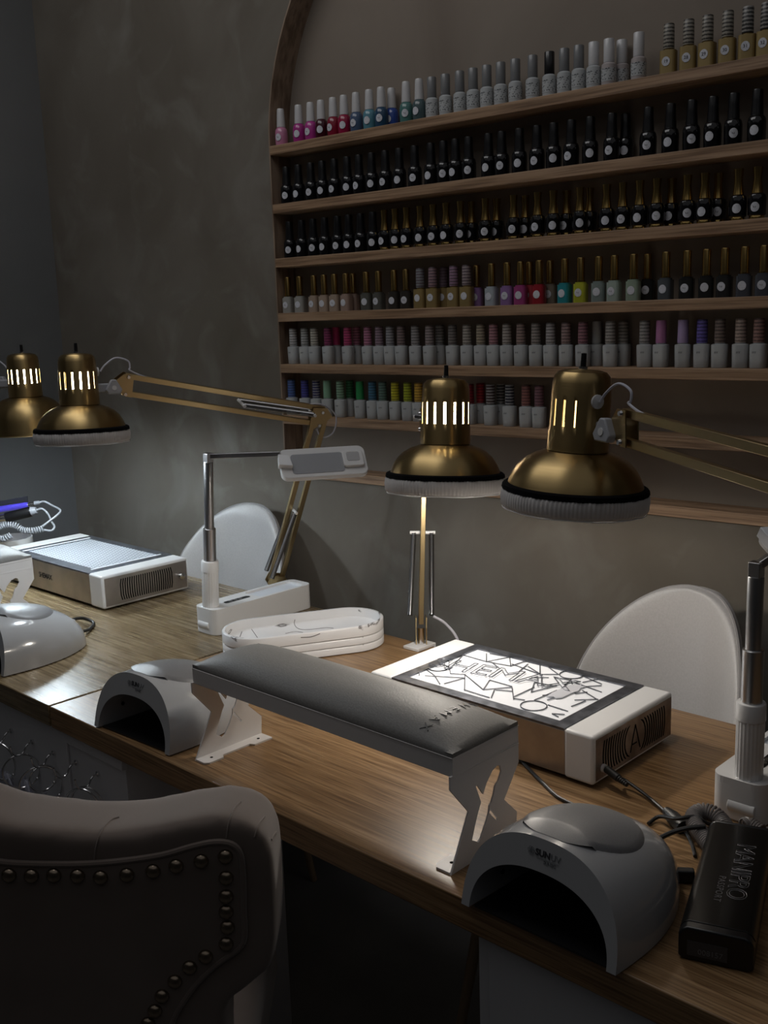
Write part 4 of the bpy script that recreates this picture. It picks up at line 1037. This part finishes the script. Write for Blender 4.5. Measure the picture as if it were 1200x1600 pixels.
# ------------------------------------------------------------------ white chairs behind the desk
def shell_chair(label, x, y, rot, sz=1.0):
    t = thing('shell_chair', label, 'chair', T(x, y, 0) @ Matrix.Rotation(rot, 4, 'Z'), 'white upholstered chairs by the wall')
    # back: rows of z with a half width; wraps forward at the sides
    rows_ = [(.50, .180), (.56, .195), (.64, .202), (.69, .200), (.73, .192), (.77, .178), (.80, .163), (.83, .143), (.855, .120), (.873, .097), (.888, .070), (.897, .040), (.900, .014)]
    rows_ = [((z + .008) * sz, w_) for z, w_ in rows_]
    n = 24; vs = []; fs = []; th = .034
    for side in (0, 1):
        for z, w_ in rows_:
            for i in range(n + 1):
                c = -1 + 2 * i / n; xx = w_ * math.sin(c * PI / 2)
                yy = -2.6 * xx * xx + .10 * (z - .9) * -0.9 * 0 - (.9 - z) * .05
                edge = max(0, 1 - abs(c) ** 4) * min(1, (.912 - z) / .03 + .15)
                yo = (th * .5 * edge) * (-1 if side == 0 else 1)
                vs.append((xx, yy + yo, z))
    k = n + 1; R_ = len(rows_)
    for side in (0, 1):
        b0 = side * R_ * k
        for a in range(R_ - 1):
            for i in range(n):
                q = (b0 + a * k + i, b0 + a * k + i + 1, b0 + (a + 1) * k + i + 1, b0 + (a + 1) * k + i); fs.append(q if side == 0 else q[::-1])
    b1 = R_ * k
    for a in range(R_ - 1):
        fs.append((a * k, (a + 1) * k, b1 + (a + 1) * k, b1 + a * k)); fs.append((a * k + n, b1 + a * k + n, b1 + (a + 1) * k + n, (a + 1) * k + n))
    for i in range(n):
        fs.append(((R_ - 1) * k + i, (R_ - 1) * k + i + 1, b1 + (R_ - 1) * k + i + 1, b1 + (R_ - 1) * k + i)); fs.append((i, b1 + i, b1 + i + 1, i + 1))
    bk = MB().add(vs, fs).build('backrest', white_lea, t, angle=70)
    sb = bk.modifiers.new('ss', 'SUBSURF'); sb.levels = 1; sb.render_levels = 2
    sv = []
    for z, w_ in rows_: sv.append((w_ * 1.0, -2.6 * w_ * w_ - (.9 - z) * .05, z))
    sv2 = [(-x_, y_, z_) for x_, y_, z_ in sv][::-1]
    MB().tube(spline(sv + sv2, 3), .0028, 6).build('piping', seam, bk)
    MB().prism(rrect(.42, .38, .09, 8), .425, .495, T(0, -.215, 0)).build('seat', white_lea, t, bevel=.025, segs=4)
    for sx_ in (-1, 1):
        for sy_ in (-1, 1): MB().cyl((sx_ * .13, -.215 + sy_ * .12, .43), (sx_ * .19, -.215 + sy_ * .17, 0.001), .012, 14, .008).build('leg', mat('pale_beech', (.45, .33, .21), .5), t)
    return t
shell_chair('white leatherette chair between the left worktop and the wall', -1.845, 1.668, 0.0)
shell_chair('white leatherette chair turned sideways behind the openwork dust collector', -.678, 1.592, math.radians(-24), .978)

# ------------------------------------------------------------------ velvet chair in front
CA = math.atan2(CR.y, CR.x)
def vchair():
    d0 = .95; Hd = Vector((CF.x, CF.y, 0)).normalized(); Xd = Vector((CR.x, CR.y, 0)).normalized()
    org = Vector((0, 0, 0)) + Hd * .93
    M = frame(org, Xd, (0, 0, 1))                       # local x right, y away, z up
    Mi = M.inverted()
    def pl(px, py, back=0.0):
        r = ray(px, py); k = ((org - EYE).dot(Hd) + back) / r.dot(Hd); p = Mi @ (EYE + r * k); return (p.x, p.z)
    t = thing('velvet_chair', 'taupe velvet chair with nailhead trim in front of the desk', 'chair', M)
    C = pl(-78, 1300)[0]
    half = [pl(*p, back=.045) for p in [(-78, 1234), (-35, 1238), (-5, 1249), (25, 1260), (90, 1268), (150, 1273), (190, 1273), (240, 1267), (300, 1254), (355, 1246), (392, 1252), (418, 1270), (432, 1296), (437, 1345), (439, 1400), (438, 1450), (431, 1477), (402, 1502), (372, 1522), (362, 1540), (360, 1600), (362, 1700), (366, 1800), (372, 1900)]]
    z_end = .44
    half.append((half[-1][0], z_end))
    full = half + [(2 * C - x, z) for x, z in half[::-1]][:-1]
    pts = [(p.x, p.y) for p in spline([(x, z, 0) for x, z in full], 4, closed=True)]
    Mp = Matrix(((1, 0, 0, 0), (0, 0, 1, 0), (0, 1, 0, 0), (0, 0, 0, 1)))
    b = MB().prism(full, 0, .085, Mp)
    o = b.build('backrest', velvet, t, smooth=True)
    r = o.modifiers.new('rm', 'REMESH'); r.mode = 'VOXEL'; r.voxel_size = .0055; r.use_smooth_shade = True
    s = o.modifiers.new('sm', 'SMOOTH'); s.factor = .5; s.iterations = 30
    bpy.context.view_layer.update()
    lines_on(o, [[(148, 1344), (150, 1325), (158, 1300), (172, 1283), (186, 1277)], [(354, 1310), (358, 1285), (366, 1264), (376, 1253)], [(398, 1308), (404, 1288), (413, 1276)], [(424, 1312), (428, 1304), (432, 1300)]], .0011).build('seam', velvet, o)
    ph = [pl(*p) for p in [(-78, 1338), (-30, 1341), (10, 1348), (60, 1350), (120, 1350), (180, 1346), (250, 1336), (300, 1322), (335, 1315), (362, 1318), (376, 1334), (380, 1370), (381, 1420), (382, 1462), (372, 1482), (340, 1504), (308, 1535), (284, 1568), (268, 1600), (258, 1650), (254, 1750), (254, 1880)]]
    ph.append((ph[-1][0], z_end + .03))
    pf = ph + [(2 * C - x, z) for x, z in ph[::-1]][:-1]
    pn = MB().prism([(p.x, p.y) for p in spline([(x, z, 0) for x, z in pf], 3, closed=True)], -.0035, .02, Mp).build('back_panel', velvet, t, bevel=.003)
    MB().tube(spline([(x, -.002, z) for x, z in pf], 4, closed=True), .0032, 8, closed=True).build('piping', velvet, o)
    nh = [pl(*p) for p in [(-21, 1360), (15, 1366), (50, 1367), (85, 1366), (122, 1367), (158, 1369), (199, 1365), (240, 1359), (276, 1351), (315, 1343), (353, 1336), (354, 1369), (354, 1398), (354, 1422), (356, 1446), (354, 1472), (322, 1492), (297, 1509), (274, 1531), (254, 1554), (243, 1577), (232, 1597), (224, 1622), (220, 1650), (218, 1680)]]
    proto = None
    for k, (x, z) in enumerate(nh):
        for mir in ((0, 1) if k > 0 else (0, 1)):
            xx = 2 * C - x if mir else x
            if proto is None:
                proto = MB().lathe([(.0074, 0), (.0074, .0010), (.0065, .0032), (.0040, .0050), (.0002, .0057)], 18, Matrix.Rotation(PI / 2, 4, 'X')).build('nailhead', nail_m, pn); q = proto
            else:
                q = proto.copy(); COL.objects.link(q); q.parent = pn
            q.location = (xx, -.0035, z)
    cx = C
    MB().prism(rrect(.50, .44, .07, 6), .38, .49, T(cx, .085 + .20, 0)).build('seat', velvet, t, bevel=.03, segs=4)
    for sx_ in (-1, 1):
        for yy in (.09, .46): MB().cyl((cx + sx_ * .19, yy, .39), (cx + sx_ * .20, yy, .001), .018, 14, .011).build('leg', mat('dark_turned_wood', (.03, .02, .015), .4), t)
vchair()

# ------------------------------------------------------------------ black control box, cables
def control_box():
    a = on_top(1062, 1478, .0); 
    tl, tr_, bl, br_ = [on_top(*p, .033) for p in ((1107, 1287), (1206, 1307), (1060, 1447), (1184, 1478))]
    ex = (br_ - bl); ey = (tl - bl); ex.z = 0
    ang = math.atan2(ey.y, ey.x) - PI / 2
    Lx, Ly = .067, ey.length + .006; 
    M = T(bl.x, bl.y, TOP) @ Matrix.Rotation(ang, 4, 'Z')
    t = thing('drill_control_box', 'black metal drill control box at the right edge, beside the front nail lamp', 'control box', M)
    H = .034
    prof = [(0, .004), (.002, .0015), (.006, .0008), (Lx - .006, .0008), (Lx - .002, .0015), (Lx, .004), (Lx, H - .008), (Lx - .003, H - .003), (Lx - .008, H), (.008, H), (.003, H - .003), (0, H - .008)]
    Mx = Matrix(((1, 0, 0, 0), (0, 0, 1, 0), (0, 1, 0, 0), (0, 0, 0, 1)))
    satin = mat('black_anodised_metal', (.022, .021, .020), .3, .75)
    b = MB().prism(prof, .012, Ly, Mx).build('housing', satin, t, bevel=.001)
    MB().prism([(x, z) for x, z in prof], 0, .0118, Mx).build('end_cover', black_pl, t, bevel=.002)
    MB().prism([(x, z) for x, z in prof], Ly + .0002, Ly + .006, Mx).build('end_cover', black_pl, t, bevel=.002)
    def up(x, y, rot=-PI / 2): return T(x, y, H + .0001) @ Matrix.Rotation(rot, 4, 'Z')
    text('MANIPRO', .027, up(.043, Ly * .55), 'lettering', silver_print, b, .00008, outline=.00035, space=.93)
    text('PASSPORT', .0095, up(.0275, Ly * .36), 'lettering', silver_print, b, .00008, space=1.15)
    text('KUPA', .006, up(.024, Ly * .64), 'lettering', silver_print, b, .00008, space=1.1) if False else None
    st = MB().box((.008, -.0004, .006), (.044, .0001, .021)).build('serial_sticker', sticker, t, smooth=False)
    text('008157', .0075, T(.029, -.0005, .011) @ Matrix.Rotation(PI / 2, 4, 'X'), 'serial_number', print_grey, st, .00008)
    for x in (.01, Lx - .01):
        for y in (.012, Ly - .01): MB().lathe([(.004, 0), (.004, .001)], 12, T(x, y, 0)).build('rubber_foot', black_rub, t)
    return M, H, Ly
Mc, Hc, Lc = control_box()
def cable(label, pts, r, m, cat='cable', extra=None):
    o = MB().tube(spline(pts, 8), r, 8).build('cable', m); tag(o, label, cat)
    return o
pz = .0025
# power lead of the openwork dust collector with its inline plug
sock = desk_M(-.662, 1.056) @ Vector((.006, .022, .022))
t = thing('power_cable', 'black power cable plugged into the openwork dust collector', 'cable', Matrix.Translation(sock))
iv = t.matrix_world.inverted()
pp = [sock + Vector((.002, 0, 0)), sock + Vector((.030, .002, -.004)), on_top(985, 1222, .012), on_top(1020, 1250, .004), on_top(1043, 1268, .006)]
pp = [sock, desk_M(-.662, 1.056) @ Vector((.034, .012, .018)), on_top(975, 1218, .012), on_top(1010, 1243, .005), on_top(1042, 1270, .006)]
MB().tube([iv @ p for p in spline(pp, 8)], .0021, 8).build('wire', black_rub, t)
dv = (pp[1] - sock).normalized()
MB().cyl(iv @ sock, iv @ (sock + dv * .024), .0052, 16, .0050).build('plug', black_rub, t, bevel=.0008)
b = MB()
for k in range(5): b.cyl(iv @ (sock + dv * (.025 + k * .0032)), iv @ (sock + dv * (.0272 + k * .0032)), .0042 - k * .0003, 12)
b.build('strain_relief', black_rub, t)
q0, q1 = on_top(1040, 1266, .007), on_top(1068, 1294, .007); dq = (q1 - q0)
b = MB()
for k in range(6): b.cyl(iv @ (q0 + dq * (.05 + k * .07)), iv @ (q0 + dq * (.095 + k * .07)), .0055 + .0006 * k, 14)
b.cyl(iv @ (q0 + dq * .45), iv @ (q0 + dq * 1.0), .0085, 16); b.cyl(iv @ q0, iv @ q1, .004, 12)
b.build('inline_plug', black_rub, t)
MB().tube([iv @ p for p in spline([q1, on_top(1076, 1308, .003), on_top(1082, 1322, .0025), on_top(1086, 1338, .0025)], 8)], .0021, 8).build('wire', black_rub, t)
cable('black cable crossing in front of the grey coiled cord', [on_top(1013, 1287, .0024), on_top(1030, 1276, .006), on_top(1056, 1279, .019), on_top(1085, 1276, .022), on_top(1100, 1284, .018), on_top(1120, 1292, .004)], .0023, black_rub)
cable('black cable running from the front nail lamp to the control box', [on_top(1032, 1309, .016), on_top(1052, 1300, .020), on_top(1075, 1294, .024), on_top(1102, 1291, .026)], .0028, black_rub)
cable('thin black cable between the armrest and the front nail lamp', [on_top(812, 1186, .0025), on_top(830, 1205, .0025), on_top(850, 1225, .0025), on_top(872, 1245, .0025), on_top(905, 1262, .0025), on_top(950, 1290, .0025)], .0022, black_rub)
cable('short black cable looping out of the left nail lamp', [on_top(112, 968, .022), on_top(130, 966, .014), on_top(146, 973, .004), on_top(140, 983, .005), on_top(126, 987, .012)], .0032, black_rub)
o = MB().bar(on_top(1040, 1366, .008), on_top(1085, 1368, .008), .010, .014, (0, 0, 1)).build('cable_plug', black_rub, bevel=.002); tag(o, 'black plug lying between the front nail lamp and the control box', 'plug')
def coil(label, pts, R, r, pitch, m, name='coiled_cord'):
    P = spline(pts, 24); L = [0]
    for a, b in zip(P, P[1:]): L.append(L[-1] + (b - a).length)
    tot = L[-1]; n = int(tot / pitch * 12); out = []; j = 0; Z = Vector((0, 0, 1))
    for k in range(n + 1):
        s = tot * k / n
        while j < len(P) - 2 and L[j + 1] < s: j += 1
        f = (s - L[j]) / max(L[j + 1] - L[j], 1e-9); p = P[j].lerp(P[j + 1], f); t_ = (P[j + 1] - P[j]).normalized()
        u = (Z - t_ * t_.z).normalized(); w_ = t_.cross(u); a = 2 * PI * k / 12
        out.append(p + (u * math.cos(a) + w_ * math.sin(a)) * R)
    o = MB().tube(out, r, 6).build(name, m); tag(o, label, 'cord'); return o
coil('grey coiled drill cord looped behind the black control box', [on_top(1112, 1325, .014), on_top(1098, 1306, .014), on_top(1088, 1292, .014), on_top(1084, 1276, .014), on_top(1097, 1268, .016), on_top(1115, 1272, .016), on_top(1128, 1284, .012), on_top(1134, 1294, .010)], .0088, .0016, .0036, cord_g2)
coil('short end of grey coiled cord under the right desk lamp', [on_top(1161, 1290, .010), on_top(1170, 1288, .010), on_top(1180, 1293, .009), on_top(1192, 1300, .008)], .0075, .0015, .0034, cord_g2)

# ------------------------------------------------------------------ left corner: drill handpieces, cup, coiled cord
dH = 2.66
def tubep(p, q, prof, name, m, parent, loc_):
    d = (q - p); M = Matrix.Translation(loc_ @ p) @ d.to_track_quat('Z', 'Y').to_matrix().to_4x4()
    return MB().lathe([(r, z * d.length) for r, z in prof], 24, M).build(name, m, parent)
cp = on_top(6, 876, 0)
cup_c = W3(-2.520, 1.225)
t = thing('round_holder', 'white round holder behind the slotted dust collector', 'holder', Matrix.Translation(cup_c))
MB().lathe([(.050, .0003), (.053, .003), (.055, .028), (.055, .062), (.051, .062), (.050, .012), (.001, .011)], 40).build('cup', white_pl, t)
MB().lathe([(.0558, .030), (.0570, .032), (.0558, .034)], 40, cap=False).build('rim_band', white_pl, t)
p0, p1 = at(-70, 806, dH), at(44, 789, dH)
t = thing('drill_handpiece', 'glossy violet lit drill handpiece, upper of the two at the left edge', 'handpiece', Matrix.Translation(p0), 'drill handpieces')
lo = t.matrix_world.inverted()
tubep(p0, p1, [(.004, 0), (.0075, .05), (.008, .95), (.007, 1)], 'barrel', led_blue, t, lo)
tubep(p1, at(54, 786.5, dH), [(.005, 0), (.0048, 1)], 'collet', chrome, t, lo)
e1 = at(54, 786.5, dH); tubep(e1, at(62, 785, dH), [(.0055, 0), (.0045, 1)], 'cord_sleeve', cord_g, t, lo)
p2, p3 = at(-60, 823, dH - .02), at(10, 809, dH - .02)
t = thing('drill_handpiece', 'black drill handpiece with silver nose, lower of the two at the left edge', 'handpiece', Matrix.Translation(p2), 'drill handpieces')
lo = t.matrix_world.inverted()
tubep(p2, p3, [(.004, 0), (.008, .3), (.0105, .7), (.0105, 1)], 'nose', chrome, t, lo)
p4 = at(49, 799, dH - .02)
tubep(p3, p4, [(.0135, 0), (.014, .1), (.0135, .95), (.0125, 1)], 'grip', black_pl, t, lo)
tubep(p4, at(57, 797, dH - .02), [(.0115, 0), (.008, 1)], 'cord_sleeve', cord_g, t, lo)
# their stand
t = thing('handpiece_stand', 'dark stand sheet carrying the two drill handpieces', 'stand', Matrix.Translation(W3(-2.50, 1.30)))
lo = t.matrix_world.inverted()
c0, c1, c2, c3 = at(-60, 795, dH + .01), at(43, 776, dH + .01), at(44, 789, dH + .03), at(-60, 812, dH + .03)
n_ = (c1 - c0).cross(c3 - c0).normalized() * .004
vs = [lo @ p for p in (c0, c1, c2, c3)] + [lo @ (p + n_) for p in (c0, c1, c2, c3)]
MB().add(vs, [(3, 2, 1, 0), (4, 5, 6, 7), (0, 1, 5, 4), (1, 2, 6, 5), (2, 3, 7, 6), (3, 0, 4, 7)]).build('cradle', mat('smoked_plastic', (.05, .05, .06), .25), t)
mid = c3 * 1.0; MB().cyl(lo @ Vector((mid.x, mid.y, TOP + .006)), lo @ mid, .006).build('post', black_pl, t)
MB().lathe([(.03, .0003), (.03, .005), (.026, .006)], 30, Matrix.Translation(lo @ Vector((mid.x, mid.y, TOP)))).build('foot', black_pl, t)
cable('upper pale cord looping right from the violet handpiece', [at(62, 785, dH), at(70, 784, dH), at(82, 790, dH), at(94, 797, dH - .02), at(90, 804, dH - .03), at(76, 815, dH - .04), at(64, 824, dH - .05)], .0026, cord_g)
cable('lower pale cord looping right from the black handpiece', [at(57, 797, dH - .02), at(66, 795, dH - .02), at(75, 803, dH - .02), at(80, 814, dH - .03), at(85, 823, dH - .05), at(80, 829, dH - .06), at(68, 828, dH - .06), at(52, 827, dH - .07)], .0026, cord_g)
coil('pale grey coiled cord curling over the white round holder', [at(68, 826, dH - .07), at(50, 829, dH - .08), at(35, 828, dH - .08), at(26, 822, dH - .08), at(12, 820, dH - .08), at(-6, 826, dH - .08), at(-12, 838, dH - .08), at(4, 842, dH - .10), at(18, 836, dH - .10)], .0065, .0019, .0056, cord_g)
